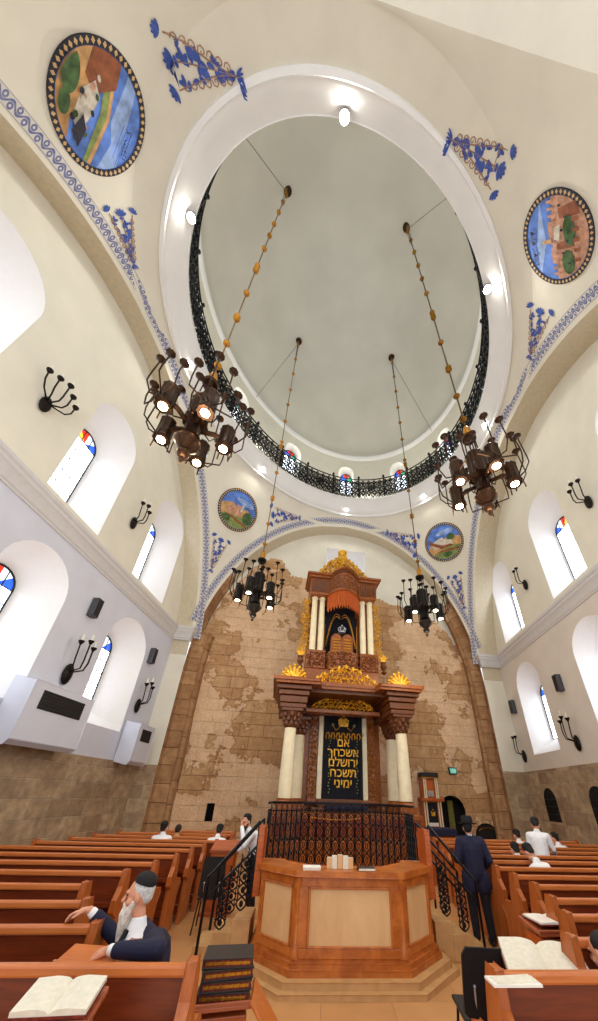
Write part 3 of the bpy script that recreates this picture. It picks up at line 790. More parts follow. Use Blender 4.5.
# spot lamps on the ring
spots = [((345, 126), 0, 'glaring spotlight on the near rim of the dome opening, at the top'), ((191, 203), 0, 'glaring spotlight on the left rim of the dome opening'), ((484, 279), 0, 'glaring spotlight on the right rim of the dome opening'),
         ((193, 364), 1, 'small spotlight in the ring moulding near the front left chandelier'), ((482, 424), 1, 'small spotlight in the ring moulding above the front right chandelier'), ((261, 470), 1, 'small spotlight in the ring moulding beside the left rear chain'),
         ((424, 497), 1, 'small spotlight in the ring moulding beside the right rear chain'), ((346, 515), 1, 'small spotlight in the ring moulding right above the ark arch')]
for (u, v), kind, lb in spots:
    zz = ZS + (HR + (.055 if kind == 0 else .02)) * SS
    p = atz(u, v, zz); w = inv(p.x, p.y); rr = math.hypot(*w); want = (RI - .004) if kind == 0 else RO - .045
    if kind == 0: p = RGX(RI + .008, math.atan2(w[1], w[0]), HR + .045) - Vector((0, 0, .12))
    else: w = (w[0] / rr * want, w[1] / rr * want); p = UZ(w[0], w[1], zz - .03)
    t = thing('ceiling_spotlight', lb, 'spotlight', p)
    mb = MB(); mb.lathe([(.1, .0), (.13, .0), (.13, .12), (.06, .16)], n=14); part(mb, 'housing', 'frame_dark' if kind == 0 else 'ring_plaster', t, 40)
    mb = MB(); mb.lathe([(.02, -.03), (.11, -.026), (.125, .0), (.11, .02)], n=14); part(mb, 'lens', 'spot_glow', t, 40)
    ld = bpy.data.lights.new('spot_beam', 'SPOT'); ld.energy = 160 if kind == 0 else 80; ld.spot_size = rad(150); ld.spot_blend = .6; ld.shadow_soft_size = .1; ld.color = (1, .96, .88)
    lo = bpy.data.objects.new('spot_beam', ld); COL.objects.link(lo); lo.location = p - Vector((0, 0, .06))
    
# ---------------------------------------------------------------- chandeliers
def chain_part(parent, L):
    mb = MB(); mb.tube([(0, 0, 0), (0, 0, L)], .018, 6); part(mb, 'chain', 'rope', parent)
    z = 1.3; rs = random.Random(5); pat = [0, 1, 2.3, 2.42, 3.9, 5.6, 5.75, 6.0, 7.6, 9.0, 10.4, 12, 13.6]
    for p in pat:
        if p + .5 > L - .5: break
        mb = MB(); mb.lathe([(.015, -.09), (.04, -.08), (.03, -.05), (.075, -.02), (.085, 0), (.075, .02), (.03, .05), (.04, .08), (.015, .09)], (0, 0, p + .5), 10); part(mb, 'bead', 'gold', parent, 50)
def make_chandelier(mat):
    """origin at the gold canopy"""
    t = thing('chandelier', 'x', 'chandelier')
    mb = MB(); mb.lathe([(.02, .2), (.06, .16), (.09, .02), (.09, -.1), (.075, -.14), (.08, -.2), (.02, -.2)], n=14); part(mb, 'canopy', 'gold', t, 40)
    mb = MB()
    mb.lathe([(.08, -.2), (.16, -.22), (.15, -.3), (.06, -.34), (.06, -.4)], n=14)
    for k_ in range(4):
        g = PI / 4 + k_ * PI / 2; mb.tube([(.11 * math.cos(g), .11 * math.sin(g), -.3), (.13 * math.cos(g), .13 * math.sin(g), -.92)], .014, 5)
    part(mb, 'hanger', mat, t, 40)
    mb = MB(); mb.lathe([(.05, -.8), (.18, -.83), (.21, -.9), (.19, -.95), (.19, -1.5), (.24, -1.56), (.2, -1.62), (.14, -1.66), (.14, -1.95), (.19, -2.0), (.12, -2.04)], n=20, flute=.12); part(mb, 'body', mat, t, 30)
    mb = MB(); mb.lathe([(.1, -2.0), (.18, -2.06), (.22, -2.12), (.21, -2.18), (.15, -2.26), (.08, -2.34)], n=20); part(mb, 'dish', mat, t, 40)
    mb = MB(); mb.ball((0, 0, -2.42), .11, 12); mb.lathe([(.03, -2.56), (.05, -2.58), (.012, -2.66)], n=8); part(mb, 'finial', mat, t, 40)
    for k_ in range(5):
        g = 2 * PI * k_ / 5 + .45; c, s = math.cos(g), math.sin(g)
        R = .57
        a = MB(); a.tube([(.16 * c, .16 * s, -1.72), (.35 * c, .35 * s, -1.66), (R * .8 * c, R * .8 * s, -1.68)], .045, 6); part(a, 'arm', mat, t, 40)
        lp = MB(); lp.lathe([(.05, -1.34), (.12, -1.36), (.15, -1.42), (.138, -1.46), (.142, -1.86), (.16, -1.9), (.145, -1.93), (.09, -1.93)], (R * c, R * s, 0), 18, flute=.1)
        for q in range(3):
            gg = g + (q - 1) * 1.9
            lp.tube([(R * c + .15 * math.cos(gg), R * s + .15 * math.sin(gg), -1.8), (R * c + .17 * math.cos(gg), R * s + .17 * math.sin(gg), -2.06)], .013, 5)
        lo = part(lp, 'lamp', mat, t, 30)
        b = MB(); b.lathe([(.01, -1.945), (.075, -1.945), (.075, -1.93), (.01, -1.93)], (R * c, R * s, 0), 16); part(b, 'bulb', 'bulb', lo)
        for q in range(4):
            g2 = g + (q - 1.5) * .33; r1 = .82 + (.08 if q in (1, 2) else 0); zt = -.9 - (.24 if q in (0, 3) else .1 * (q - 2)) - (k_ % 2) * .1
            c2, s2 = math.cos(g2), math.sin(g2)
            b0 = (R * c + .1 * c2, R * s + .1 * s2, -1.8)
            ca = MB(); ca.tube([b0, ((R + .22) * c2, (R + .22) * s2, -1.76), (r1 * c2, r1 * s2, -1.55), (r1 * c2, r1 * s2, -1.4), (r1 * .97 * c2, r1 * .97 * s2, zt)], .014, 5)
            ca.lathe([(.015, -.09), (.03, -.05), (.06, -.01), (.085, .015), (.07, .02), (.02, .02)], (r1 * .97 * c2, r1 * .97 * s2, zt + .06), 8)
            part(ca, 'candle_arm', mat, t, 40)
    for k_ in range(5):
        g = 2 * PI * k_ / 5 + .45 + PI / 5; c, s = math.cos(g), math.sin(g)
        ca = MB(); ca.tube([(.2 * c, .2 * s, -1.58), (.36 * c, .36 * s, -1.62), (.44 * c, .44 * s, -1.45), (.42 * c, .42 * s, -.88)], .014, 5)
        ca.lathe([(.015, -.09), (.03, -.05), (.06, -.01), (.085, .015), (.07, .02), (.02, .02)], (.42 * c, .42 * s, -.82), 8); part(ca, 'candle_arm', mat, t, 40)
    return t
ZC = 9.35
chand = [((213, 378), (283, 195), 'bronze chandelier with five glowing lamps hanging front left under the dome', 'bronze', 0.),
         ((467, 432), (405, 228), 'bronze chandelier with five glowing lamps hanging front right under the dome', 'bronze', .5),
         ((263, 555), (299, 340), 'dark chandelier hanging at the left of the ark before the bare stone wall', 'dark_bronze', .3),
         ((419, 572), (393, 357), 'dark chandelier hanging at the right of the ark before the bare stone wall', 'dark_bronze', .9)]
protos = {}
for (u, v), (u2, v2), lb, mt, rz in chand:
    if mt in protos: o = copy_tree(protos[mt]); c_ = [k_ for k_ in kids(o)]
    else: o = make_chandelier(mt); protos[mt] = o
    p = atz(u, v, ZC)
    o.location = p; o.rotation_euler.z = rz; o['label'] = lb; o['group'] = 'chandeliers under the dome'
    w = inv(p.x, p.y); zt = ZD1 + DOMEH * math.sqrt(max(0, 1 - (w[0] ** 2 + w[1] ** 2) / DR ** 2))
    o['_top'] = zt
    # hanging wires fan from the pulley to the ring
    t = thing('chandelier_pulley', lb.split(' hanging')[0].replace('with five glowing lamps', '').strip().replace('chandelier', 'pulley in the dome over the ') + 'chandelier ' + ('front left' if 'front left' in lb else 'front right' if 'front right' in lb else 'left of the ark' if 'left of' in lb else 'right of the ark'), 'pulley', (p.x, p.y, zt - .02))
    mb = MB(); mb.lathe([(.2, .12), (.2, 0.), (.09, -.06), (.09, -.3), (.02, -.34)], n=12); part(mb, 'mount', 'bronze', t, 40)
    mb = MB(); mb.lathe([(.16, -.05), (.13, 0), (.16, .05)], (0, 0, -.42), 14, axis=(1, 0, 0)); part(mb, 'wheel', 'gold', t, 40)
    mb = MB(); rw = .84; ang = math.atan2(w[1], w[0]); e = UZ(rw * math.cos(ang), rw * math.sin(ang), ZG + .1) - t.location
    e = UZ(DR * math.cos(ang) * .985, DR * math.sin(ang) * .985, ZD1 - .3) - t.location
    mb.tube([(0, 0, -.3), e], .012, 4); part(mb, 'wire', 'wire', t)
    mb = MB()
    mb.tube([(0, .14, -.42), (0, .05, -2.4)], .012, 4); mb.tube([(0, -.14, -.42), (0, -.05, -2.4)], .012, 4); part(mb, 'loop', 'wire', t)
    L = zt - .4 - ZC
    chain_part(o, L)
    if 'front left' in lb or 'left of the ark' in lb: pass
for o in list(bpy.data.objects):
    if o.get('_top'): del o['_top']
for (u, v), _, _, _, _ in chand:
    p = atz(u, v, ZC)
    ld = bpy.data.lights.new('chandelier_glow', 'POINT'); ld.energy = 90; ld.shadow_soft_size = .35; ld.color = (1, .86, .66)
    lo = bpy.data.objects.new('chandelier_glow', ld); COL.objects.link(lo); lo.location = (p.x, p.y, ZC - 2.95)

# ---------------------------------------------------------------- carved ark
def filigree(mb, P, inside, x0, x1, y0, y1, step, r, seed=1, leaf=.45, leaves=None):
    """gilt scrollwork filling a region; inside(x,y)->bool"""
    rs = random.Random(seed); leaves = leaves or mb
    y = y0; row = 0
    while y < y1:
        x = x0 + (step / 2 if row % 2 else 0)
        while x <= x1:
            if inside(x, y):
                sg = 1 if x < (x0 + x1) / 2 else -1
                R0 = step * .52
                pts = []
                for i in range(9):
                    g = i / 8 * 4.2 + (row % 3) * .9; q = R0 * (1 - i / 8 * .75)
                    pts.append(P(x + sg * q * math.cos(g), y + q * math.sin(g), 0))
                mb.tube(pts, r, 4)
                for k_ in range(2):
                    g = rs.uniform(0, 2 * PI)
                    c = (x + R0 * .7 * math.cos(g), y + R0 * .7 * math.sin(g))
                    a, b = P(c[0] - step * leaf * .5 * math.cos(g), c[1] - step * leaf * .5 * math.sin(g), 0), P(c[0] + step * leaf * .5 * math.cos(g), c[1] + step * leaf * .5 * math.sin(g), r)
                    mb.tube([a, (Vector(a) + Vector(b)) / 2, b], [r * .6, r * 2., r * .3], 4)
            x += step
        y += step * .8; row += 1
ark = thing('torah_ark', 'tall carved wooden two-tier ark with gilt crests, ivory columns and dark curtain', 'ark', (.43, 13.2, 0), rad(8.5))
def xp(y=0.): return lambda a, b, t: (a, y + t, b)
def bx(mb, x0, x1, y0, y1, z0, z1): mb.box(((x0 + x1) / 2, (y0 + y1) / 2, (z0 + z1) / 2), (x1 - x0, y1 - y0, z1 - z0))
mb = MB(); bx(mb, -2.35, 2.35, -1.7, 1.6, 0, .9); bx(mb, -2.28, 2.28, -1.6, 1.6, .9, 1.55); part(mb, 'platform', 'ark_wood', ark, bevel=.02)
for k_ in range(8):
    mb = MB(); x = -2.0 + k_ * .57; bx(mb, x - .2, x + .2, -1.64, -1.6, 1.0, 1.45); part(mb, 'platform_panel', 'pew_wood', ark, bevel=.02)
mb = MB(); bx(mb, -1.7, 1.7, .75, 1.6, 1.55, 5.3); part(mb, 'back_wall', 'ark_wood', ark)
for s in (-1, 1):
    for y_, z0 in ((-1.2, 1.75), (.25, 1.75)):
        x = s * 1.91 if y_ < 0 else (-1.5 if s < 0 else 2.02)
        mb = MB(); mb.box((x, y_, 1.65), (.56, .56, .22)); mb.lathe([(.26, 1.76), (.27, 1.8), (.23, 1.86), (.24, 1.9)], (x, y_, 0), 18); part(mb, 'column_base', 'ark_wood', ark, 40)
        mb = MB(); mb.lathe([(.215, 1.9), (.215, 2.4), (.205, 3.0), (.185, 3.92)], (x, y_, 0), 24); part(mb, 'column', 'ivory', ark, 40)
        cp = MB(); cp.lathe([(.19, 3.9), (.22, 3.93), (.19, 3.97), (.2, 4.1), (.3, 4.3), (.34, 4.42)], (x, y_, 0), 18); cp.box((x, y_, 4.46), (.7, .7, .09))
        for ring in range(3):
            for j in range(8):
                g = 2 * PI * (j + ring * .5) / 8; q = .21 + ring * .05
                cp.ball((x + q * math.cos(g), y_ + q * math.sin(g), 4.05 + ring * .13), .075, 6, (1, 1, 1.3))
        part(cp, 'capital', 'ark_dark', ark, 40)
    mb = MB()
    for z_, w_, dz in ((4.5, .86, .14), (4.66, .92, .22), (4.9, 1.02, .16), (5.08, 1.16, .14)):
        mb.box((s * 1.90, -.45 - (w_ - .8) * .25, z_ + dz / 2), (w_, 2.2 + (w_ - .8) * .6, dz))
    mb.box((s * 1.86, -.3, 4.78), (.8, 1.9, .5)); part(mb, 'bracket_block', 'ark_dark', ark, bevel=.02)
    mb = MB()
    for k_ in range(11): mb.box((s * 1.9 - .56 + k_ * .11, -1.68, 5.18), (.06, .06, .09))
    for k_ in range(14): mb.box((s * 2.48, -1.6 + k_ * .15, 5.18), (.06, .07, .09))
    part(mb, 'dentil_row', 'ark_wood', ark)
mb = MB(); out = [(-2.55, -1.85), (-1.05, -1.85), (-.95, -1.45), (.95, -1.45), (1.05, -1.85), (2.55, -1.85), (2.55, .8), (-2.55, .8)]
mb.prism(out, 5.24, 5.34, lambda a, b, t: (a, b, t)); mb.prism([(a * 1.03, b - .04 if b < 0 else b) for a, b in out], 5.34, 5.44, lambda a, b, t: (a, b, t))
part(mb, 'cornice', 'ark_wood', ark, bevel=.015)
mb = MB(); bx(mb, -1.45, 1.45, -1.3, .75, 5.12, 5.24); part(mb, 'ceiling_board', 'ark_dark', ark)
# curtain niche
mb = MB(); bx(mb, -1.4, 1.4, .45, .76, 4.72, 4.86); part(mb, 'lintel', 'ark_wood', ark, bevel=.02)
mb = MB(); bx(mb, -1.4, 1.4, -.55, -.3, 4.60, 4.74); part(mb, 'crest_beam', 'ark_wood', ark, bevel=.02)
mb = MB(); bx(mb, -1.3, 1.3, .4, .76, 1.72, 1.88); part(mb, 'threshold', 'ark_wood', ark, bevel=.02)
for s in (-1, 1):
    mb = MB(); bx(mb, min(s * .76, s * .95), max(s * .76, s * .95), .55, .74, 1.88, 4.72); part(mb, 'pilaster', 'ivory', ark, bevel=.03)
    mb = MB(); bx(mb, min(s * .97, s * 1.27), max(s * .97, s * 1.27), .62, .74, 1.88, 4.72); part(mb, 'carved_panel', 'ark_wood', ark)
    mb = MB(); filigree(mb, lambda a, b, t: (a, .6 - t, b), lambda a, b: True, s * 1.12 - .09, s * 1.12 + .09, 1.98, 4.68, .16, .017, 3); part(mb, 'gilt_scrollwork', 'gold', ark, 60)
mb = MB(); N = 40
mb.grid(N, 6, lambda a, b: (-.74 + 1.48 * a, .52 + .03 * math.sin(a * 44) * (1 - .2 * b), 1.9 + 2.84 * b)); cur = part(mb, 'curtain', 'velvet', ark, 'all')
def text_mesh(s, size, P, mat, name, parent, ext=.004):
    cu = bpy.data.curves.new('w', 'FONT'); cu.body = s; cu.size = size; cu.align_x = 'CENTER'; cu.extrude = ext; cu.offset = size * .012
    o = bpy.data.objects.new('tmp', cu); me = bpy.data.meshes.new_from_object(o); bpy.data.objects.remove(o)
    for v_ in me.vertices: v_.co = P(v_.co.x, v_.co.y, v_.co.z)
    me.materials.clear(); me.materials.append(M[mat]); w = bpy.data.objects.new(name, me); COL.objects.link(w); w.parent = parent
    return w
words = ['םא', 'ךחכשא', 'םלשורי', 'חכשת', 'ינימי']
for i, s in enumerate(words):
    zz = 3.62 - i * .34
    text_mesh(s, .40, lambda x, y, t, zz=zz: (x * .98, .47 - t, zz + y), 'gold_leaf', 'embroidered_word', cur)
mb = MB()
for k_ in range(15): mb.tube([(-.7 + k_ * .1, .47, 4.02 + (.09 if k_ % 2 else -.09)), (-.6 + k_ * .1, .47, 4.02 + (-.09 if k_ % 2 else .09))], .016, 4); 
for k_ in range(14): mb.tube([(-.66 + k_ * .1, .47, 3.86), (-.66 + k_ * .1, .47, 4.1)], .014, 4)
part(mb, 'embroidered_fringe', 'gold_leaf', cur)
mb = MB()
mb.prism([(-.17, 4.33), (.17, 4.33), (.22, 4.56), (.1, 4.66), (0, 4.6), (-.1, 4.66), (-.22, 4.56)], .465, .48, lambda a, b, t: (a, t, b))
mb.ball((0, .46, 4.7), .05, 8)
for s in (-1, 1): mb.tube([(s * .15, .46, 4.3), (s * .3, .46, 4.18), (s * .42, .46, 4.36)], .02, 4)
part(mb, 'embroidered_crown', 'gold_leaf', cur)
for s in (-1, 1):
    mb = MB()
    for k_ in range(18): mb.ball((s * .52 + .03 * math.sin(k_ * 2.), .465, 2.1 + k_ * .1), .026, 5)
    mb.ball((s * .42, .46, 4.38), .06, 6); part(mb, 'embroidered_garland', 'paint_leaf', cur)
for o in kids(ark):
    if o.name.split('.')[0] in ('curtain', 'pilaster', 'carved_panel', 'gilt_scrollwork', 'threshold'): o.location.x = .2
# gilt crests
def crest(name, xh, z0, zt, y, shape, step, r, seed):
    mb = MB(); filigree(mb, lambda a, b, t: (a, y - t, b), lambda a, b: b < z0 + (zt - z0) * shape(a / xh), -xh, xh, z0 + step * .4, zt, step, r, seed)
    K = 40; mb.tube([(xh * (2 * i / K - 1), y, z0 + (zt - z0) * shape(2 * i / K - 1)) for i in range(K + 1)], r * 1.2, 4)
    return mb
mb = crest('c', 1.25, 5.44, 6.3, -1.0, lambda q: max(.18, 1 - abs(q) ** 1.5 * .8) * (.9 + .1 * math.cos(q * 18)), .2, .026, 5)
for k_ in range(9): mb.ball(((k_ - 4) * .27, -1.02, 5.5 + .72 * max(.2, 1 - abs((k_ - 4) / 4.6) ** 1.5 * .85)), .08, 6, (.8, .6, 1.3))
part(mb, 'crest', 'gold_leaf', ark, 60, label='wide gilt crest on the middle cornice')
mb = crest('c', 1.12, 4.72, 5.34, -.5, lambda q: max(.2, 1 - abs(q) ** 1.4 * .75), .17, .022, 6)
for k_ in range(7): mb.ball(((k_ - 3) * .3, -.52, 4.78 + .5 * max(.2, 1 - abs((k_ - 3) / 3.6) ** 1.5 * .85)), .07, 6, (.8, .6, 1.3))
part(mb, 'crest', 'gold_leaf', ark, 60, label='gilt crest on the lintel above the curtain')
for s in (-1, 1):
    mb = MB(); cx = s * 1.95
    for k_ in range(9):
        g = PI / 2 + (k_ - 4) * .3; q = .6 - .04 * abs(k_ - 4); mb.ball((cx + q * math.cos(g), -1.31, 5.44 + q * math.sin(g)), .07, 6)
        mb.tube([(cx, -1.3, 5.44), (cx + q * .6 * math.cos(g), -1.33, 5.44 + q * .7 * math.sin(g)), (cx + q * math.cos(g), -1.3, 5.44 + q * math.sin(g) * 1.05)], [.03, .075, .03], 6)
    for k_ in (-1, 1): mb.tube([(cx + k_ * (.15 + .2 * q * math.cos(q * 5)), -1.32, 5.56 + .16 * q * math.sin(q * 5)) for q in np.linspace(1.6, .2, 10)], .03, 4)
    part(mb, 'palmette', 'gold_leaf', ark, 60)
# upper tier
mb = MB(); bx(mb, -1.5, 1.5, -.25, 1.5, 5.44, 6.35); bx(mb, -1.42, 1.42, .95, 1.5, 6.3, 10.0); part(mb, 'upper_case', 'ark_wood', ark, bevel=.02)
mb = MB(); bx(mb, -1.5, -.72, -.3, .6, 6.35, 7.12); bx(mb, .72, 1.5, -.3, .6, 6.35, 7.12)
mb.prism([(-.72, .2), (-.6, -.32), (-.3, -.48), (0, -.52), (.3, -.48), (.6, -.32), (.72, .2)], 6.35, 7.05, lambda a, b, t: (a, b, t)); part(mb, 'balcony', 'ark_wood', ark, bevel=.02)
mb = MB(); filigree(mb, lambda a, b, t: (a, (-.32 if abs(a) > .74 else -.54 + .35 * (abs(a) / .74) ** 2) - t, b), lambda a, b: True, -1.4, 1.4, 6.45, 7.0, .2, .02, 8); part(mb, 'balcony_carving', 'ark_dark', ark, 60)
for s in (-1, 1):
    for x in (1.26, .92):
        mb = MB(); mb.lathe([(.16, 7.1), (.16, 7.16), (.13, 7.2), (.13, 8.4), (.115, 9.62), (.15, 9.66), (.15, 9.72)], (s * x, -.02, 0), 18); part(mb, 'column', 'ivory', ark, 40)
    mb = MB(); bx(mb, s * 1.09 - .05, s * 1.09 + .05, .02, .16, 7.1, 9.7); filigree(mb, lambda a, b, t: (a, .02 - t, b), lambda a, b: True, s * 1.09 - .03, s * 1.09 + .03, 7.3, 9.6, .14, .014, 9); part(mb, 'carved_strip', 'ark_dark', ark, 60)
    mb = MB(); filigree(mb, lambda a, b, t: (a, .1 - t, b), lambda a, b: abs(a - s * 1.6) < .16 + .05 * math.sin(b * 6), s * 1.6 - .16, s * 1.6 + .16, 6.9, 9.75, .15, .022, 10); part(mb, 'gilt_wing', 'gold_leaf', ark, 60)
    mb = MB(); mb.lathe([(.04, 6.3), (.12, 6.36), (.05, 6.45), (.14, 6.6), (.1, 6.75), (.13, 6.8)], (s * 1.72, -.25, 0), 12); vz = part(mb, 'vase', 'ark_dark', ark, 40)
    mb = MB()
    for k_ in range(5):
        g = PI / 2 + (k_ - 2) * .4; mb.tube([(s * 1.72, -.25, 6.78), (s * 1.72 + .15 * math.cos(g), -.27, 6.78 + .25 * math.sin(g)), (s * 1.72 + .28 * math.cos(g) * 1.1, -.25, 6.78 + .45 * math.sin(g))], [.02, .05, .01], 5)
    part(mb, 'gilt_flame', 'gold_leaf', vz, 60)
    # top entablature wings, tapered downward
    mb = MB()
    mb.box((s * 1.09, .2, 10.1), (.78, 1.2, .78), taper=-.12); mb.box((s * 1.12, .15, 10.58), (1.0, 1.4, .12)); mb.box((s * 1.14, .12, 10.69), (1.12, 1.52, .1)); mb.box((s * 1.09, .2, 9.73), (.7, .7, .08))
    part(mb, 'upper_entablature', 'ark_wood', ark, bevel=.015)
    mb = MB()
    for k_ in range(9): mb.box((s * 1.09 - .34 + k_ * .085, -.47, 10.12), (.035, .05, .62))
    for k_ in range(9): mb.tube([(s * 1.09 - .34 + k_ * .085, -.56, 10.5), (s * 1.09 - .3 + k_ * .085, -.56, 10.42), (s * 1.09 - .26 + k_ * .085, -.56, 10.5)], .014, 4)
    part(mb, 'reeding', 'ark_dark', ark)
# curved middle canopy
mb = MB(); K = 24
def can(a, b, y_off=0.):  # bowed forward and arched upward
    x = -.74 + 1.48 * a; bow = .42 * math.cos((a - .5) * PI); arch = .3 * math.cos((a - .5) * PI) * (.35 + .65 * b)
    return (x, -.3 - bow + y_off, 9.78 + b * .8 + arch)
mb.grid(K, 6, lambda a, b: (lambda q: (q[0], q[1] - .12 * b, q[2]))(can(a, b)))
mb.grid(K, 3, lambda a, b: (lambda q: (q[0] * 1.02, q[1] - .2 - .06 * (b > .3), q[2] + .1 * b))(can(a, 1)))
mb.grid(K, 1, lambda a, b: (lambda q: (q[0], q[1] * (1 - b) + .9 * b, q[2]))(can(a, 1, -.2)))
mb.grid(K, 1, lambda a, b: (lambda q: (q[0], q[1] * (1 - b) + .9 * b, q[2]))(can(a, 0)))
part(mb, 'canopy', 'ark_wood', ark, 40)
mb = MB()
for k_ in range(24): q = can((k_ + .5) / 24, .92); mb.box((q[0], q[1] - .16, q[2]), (.035, .05, .1))
filigree(mb, lambda a, b, t: (lambda q: (q[0], q[1] - .1 * b / .8 - .02, q[2]))(can((a + .74) / 1.48, b / .8)), lambda a, b: True, -.62, .62, .12, .6, .17, .016, 12)
part(mb, 'canopy_carving', 'ark_dark', ark, 60)
mb = MB()
def pl(a, b):
    q = can(a, 0); f_ = 1 - .24 * abs(((a * 13) % 1) - .5) * 2
    return (q[0] * .98, q[1] + .06 + .025 * math.sin(a * 2 * PI * 22), q[2] + .02 - (.95 * f_) * b)
mb.grid(130, 4, pl); part(mb, 'pleated_valance', 'orange_pleat', ark, 60)
mb = MB(); bx(mb, -.78, .78, .85, .94, 7.05, 10.3); part(mb, 'niche_backing', 'velvet', ark)
mb = MB()
for s in (-1, 1):
    for k_ in range(2): mb.tube([(s * (.04 + .62 * t), .3, 9.05 - k_ * .12 - 1.4 * t ** 2.2 + .25 * math.sin(t * PI)) for t in np.linspace(0, 1, 14)], .02, 5)
    mb.tube([(s * .72, .28, 7.1 + .3 * t) for t in range(6)], .02, 5)
part(mb, 'gold_cord', 'gold', ark)
mb = MB()
for s in (-1, 1):
    mb.grid(10, 8, lambda a, b: (s * (.74 - a * (.62 - .48 * (1 - b) ** .5)), .35 + .04 * math.sin(a * 30), 7.1 + 1.95 * b))
part(mb, 'niche_drape', 'velvet', ark, 'all')
tb = [(-.48, 7.08), (.48, 7.08), (.48, 7.75)] + [(.24 + .24 * math.cos(q), 7.78 + .24 * math.sin(q)) for q in np.linspace(0, PI, 8)] + [(-.24 + .24 * math.cos(q), 7.78 + .24 * math.sin(q)) for q in np.linspace(0, PI, 8)][1:] + [(-.48, 7.75)]
mb = MB(); mb.prism(tb, -.05, .1, lambda a, b, t: (a, t, b)); tab = part(mb, 'law_tablets', 'ark_wood', ark, bevel=.015)
for s in (-1, 1):
    for k_ in range(5): mb = MB(); bx(mb, s * .24 - .16, s * .24 + .16, -.08, -.05, 7.2 + k_ * .13, 7.26 + k_ * .13); part(mb, 'gilt_line', 'gold', tab)
mb = MB(); mb.lathe([(.14, 0), (.15, .04), (.13, .08)], (0, .0, 8.1), 12)
for k_ in range(6): g = k_ * PI / 3; mb.tube([(.14 * math.cos(g), .14 * math.sin(g), 8.18), (.17 * math.cos(g), .17 * math.sin(g), 8.32), (.02 * math.cos(g), .02 * math.sin(g), 8.42)], .02, 5)
mb.ball((0, 0, 8.46), .04, 8); part(mb, 'crown', 'silver', ark, 50)
sh = lambda q: max(0., (1 - abs(q) ** 1.15)) * .93 + .07
csh = lambda q: .16 + .76 * (1 - abs(q) ** 1.7)
mb = crest('c', 1.25, 10.74, 12.35, .1, csh, .17, .034, 15)
filigree(mb, lambda a, b, t: (a, .02 - t, b), lambda a, b: b < 10.74 + 1.5 * csh(a / 1.25), -1.2, 1.2, 10.8, 12.3, .23, .04, 16)
for q in np.linspace(-1, 1, 15): mb.ball((q * 1.2, .08, 10.82 + 1.55 * csh(q)), .1, 6, (.9, .5, 1.2))
mb.ball((0, .08, 12.3), .2, 8, (1.2, .5, 1)); mb.lathe([(.05, 12.3), (.24, 12.52), (.22, 12.6), (.06, 12.52)], (0, .08, 0), 10)
mb.tube([(0, .1, 10.7), (0, .1, 12.3)], [.16, .1], 6)
part(mb, 'crest', 'gold_leaf', ark, 60, label='tall gilt crest at the very top')
# marble-like shelf in front of the curtain with lamps' table
mb = MB(); bx(mb, -1.0, 1.0, -.4, .4, 1.55, 1.66); bx(mb, -.75, .75, .0, .35, 1.66, 1.9); part(mb, 'curtain_step', 'ark_dark', ark, bevel=.02)
mb = MB(); bx(mb, -.55, .8, -.75, -.35, 1.62, 1.74); o = mb.build('folded_cover', 'navy', loc=ark.matrix_basis @ Vector((0, 0, 0)), rz=rad(8.5), bevel=.03); tag(o, 'dark blue folded cloth lying on the step below the ark curtain', 'cloth')

# ---------------------------------------------------------------- bimah
BR = rad(3.5); BC = Vector((.27, 7.02, 0))
bim = thing('reading_platform', 'octagonal wooden reading platform with pale panels and black iron railing', 'platform', BC, BR)
def octo(R, f=.565): # half width R, face half f*R
    a = R * f; return [(-a, -R), (a, -R), (R, -a), (R, a), (a, R), (-a, R), (-R, a), (-R, -a)]
def ring_prism(mb, R, z0, z1, f=.565): mb.prism(octo(R, f), z0, z1, lambda a, b, t: (a, b, t))
mb = MB(); ring_prism(mb, 1.5, 0, .06); ring_prism(mb, 1.42, .06, .13); part(mb, 'plinth', 'concrete_step', bim, bevel=.01)
mb = MB()
for R_, a, b in ((1.32, .13, .19), (1.29, .19, .24), (1.26, .24, .27)): ring_prism(mb, R_, a, b)
part(mb, 'base_moulding', 'bimah_wood', bim, bevel=.01)
mb = MB(); ring_prism(mb, 1.2, .27, .72); part(mb, 'floor_deck', 'bimah_wood', bim)
O8 = octo(1.22)
faces = [(7, 0), (0, 1), (1, 2)]
def face_box(mb, i, j, u0, u1, z0, z1, d0, d1):
    A, B = Vector(O8[i]), Vector(O8[j]); L = (B - A).length; t = (B - A) / L; n = Vector((t.y, -t.x))
    vs = []
    for z in (z0, z1):
        for u_, d in ((u0, d0), (u1, d0), (u1, d1), (u0, d1)):
            p = A + t * u_ * L + n * d; vs.append((p.x, p.y, z))
    mb.add(vs, [(0, 1, 2, 3), (7, 6, 5, 4), (0, 4, 5, 1), (1, 5, 6, 2), (2, 6, 7, 3), (3, 7, 4, 0)])
for i, j in faces:
    mb = MB()
    face_box(mb, i, j, 0, 1, .27, 1.06, -.1, 0)
    face_box(mb, i, j, -.01, 1.01, .27, .36, 0, .035); face_box(mb, i, j, -.01, 1.01, .95, 1.06, 0, .03)
    face_box(mb, i, j, 0, .1, .36, .95, 0, .025); face_box(mb, i, j, .9, 1, .36, .95, 0, .025)
    face_box(mb, i, j, .1, .12, .36, .95, 0, .04); face_box(mb, i, j, .88, .9, .36, .95, 0, .04); face_box(mb, i, j, .1, .9, .36, .38, 0, .04); face_box(mb, i, j, .1, .9, .93, .95, 0, .04)
    part(mb, 'front_frame', 'bimah_wood', bim, bevel=.006)
    mb = MB(); face_box(mb, i, j, .115, .885, .38, .93, .0, .012); part(mb, 'pale_panel', 'bimah_panel', bim)
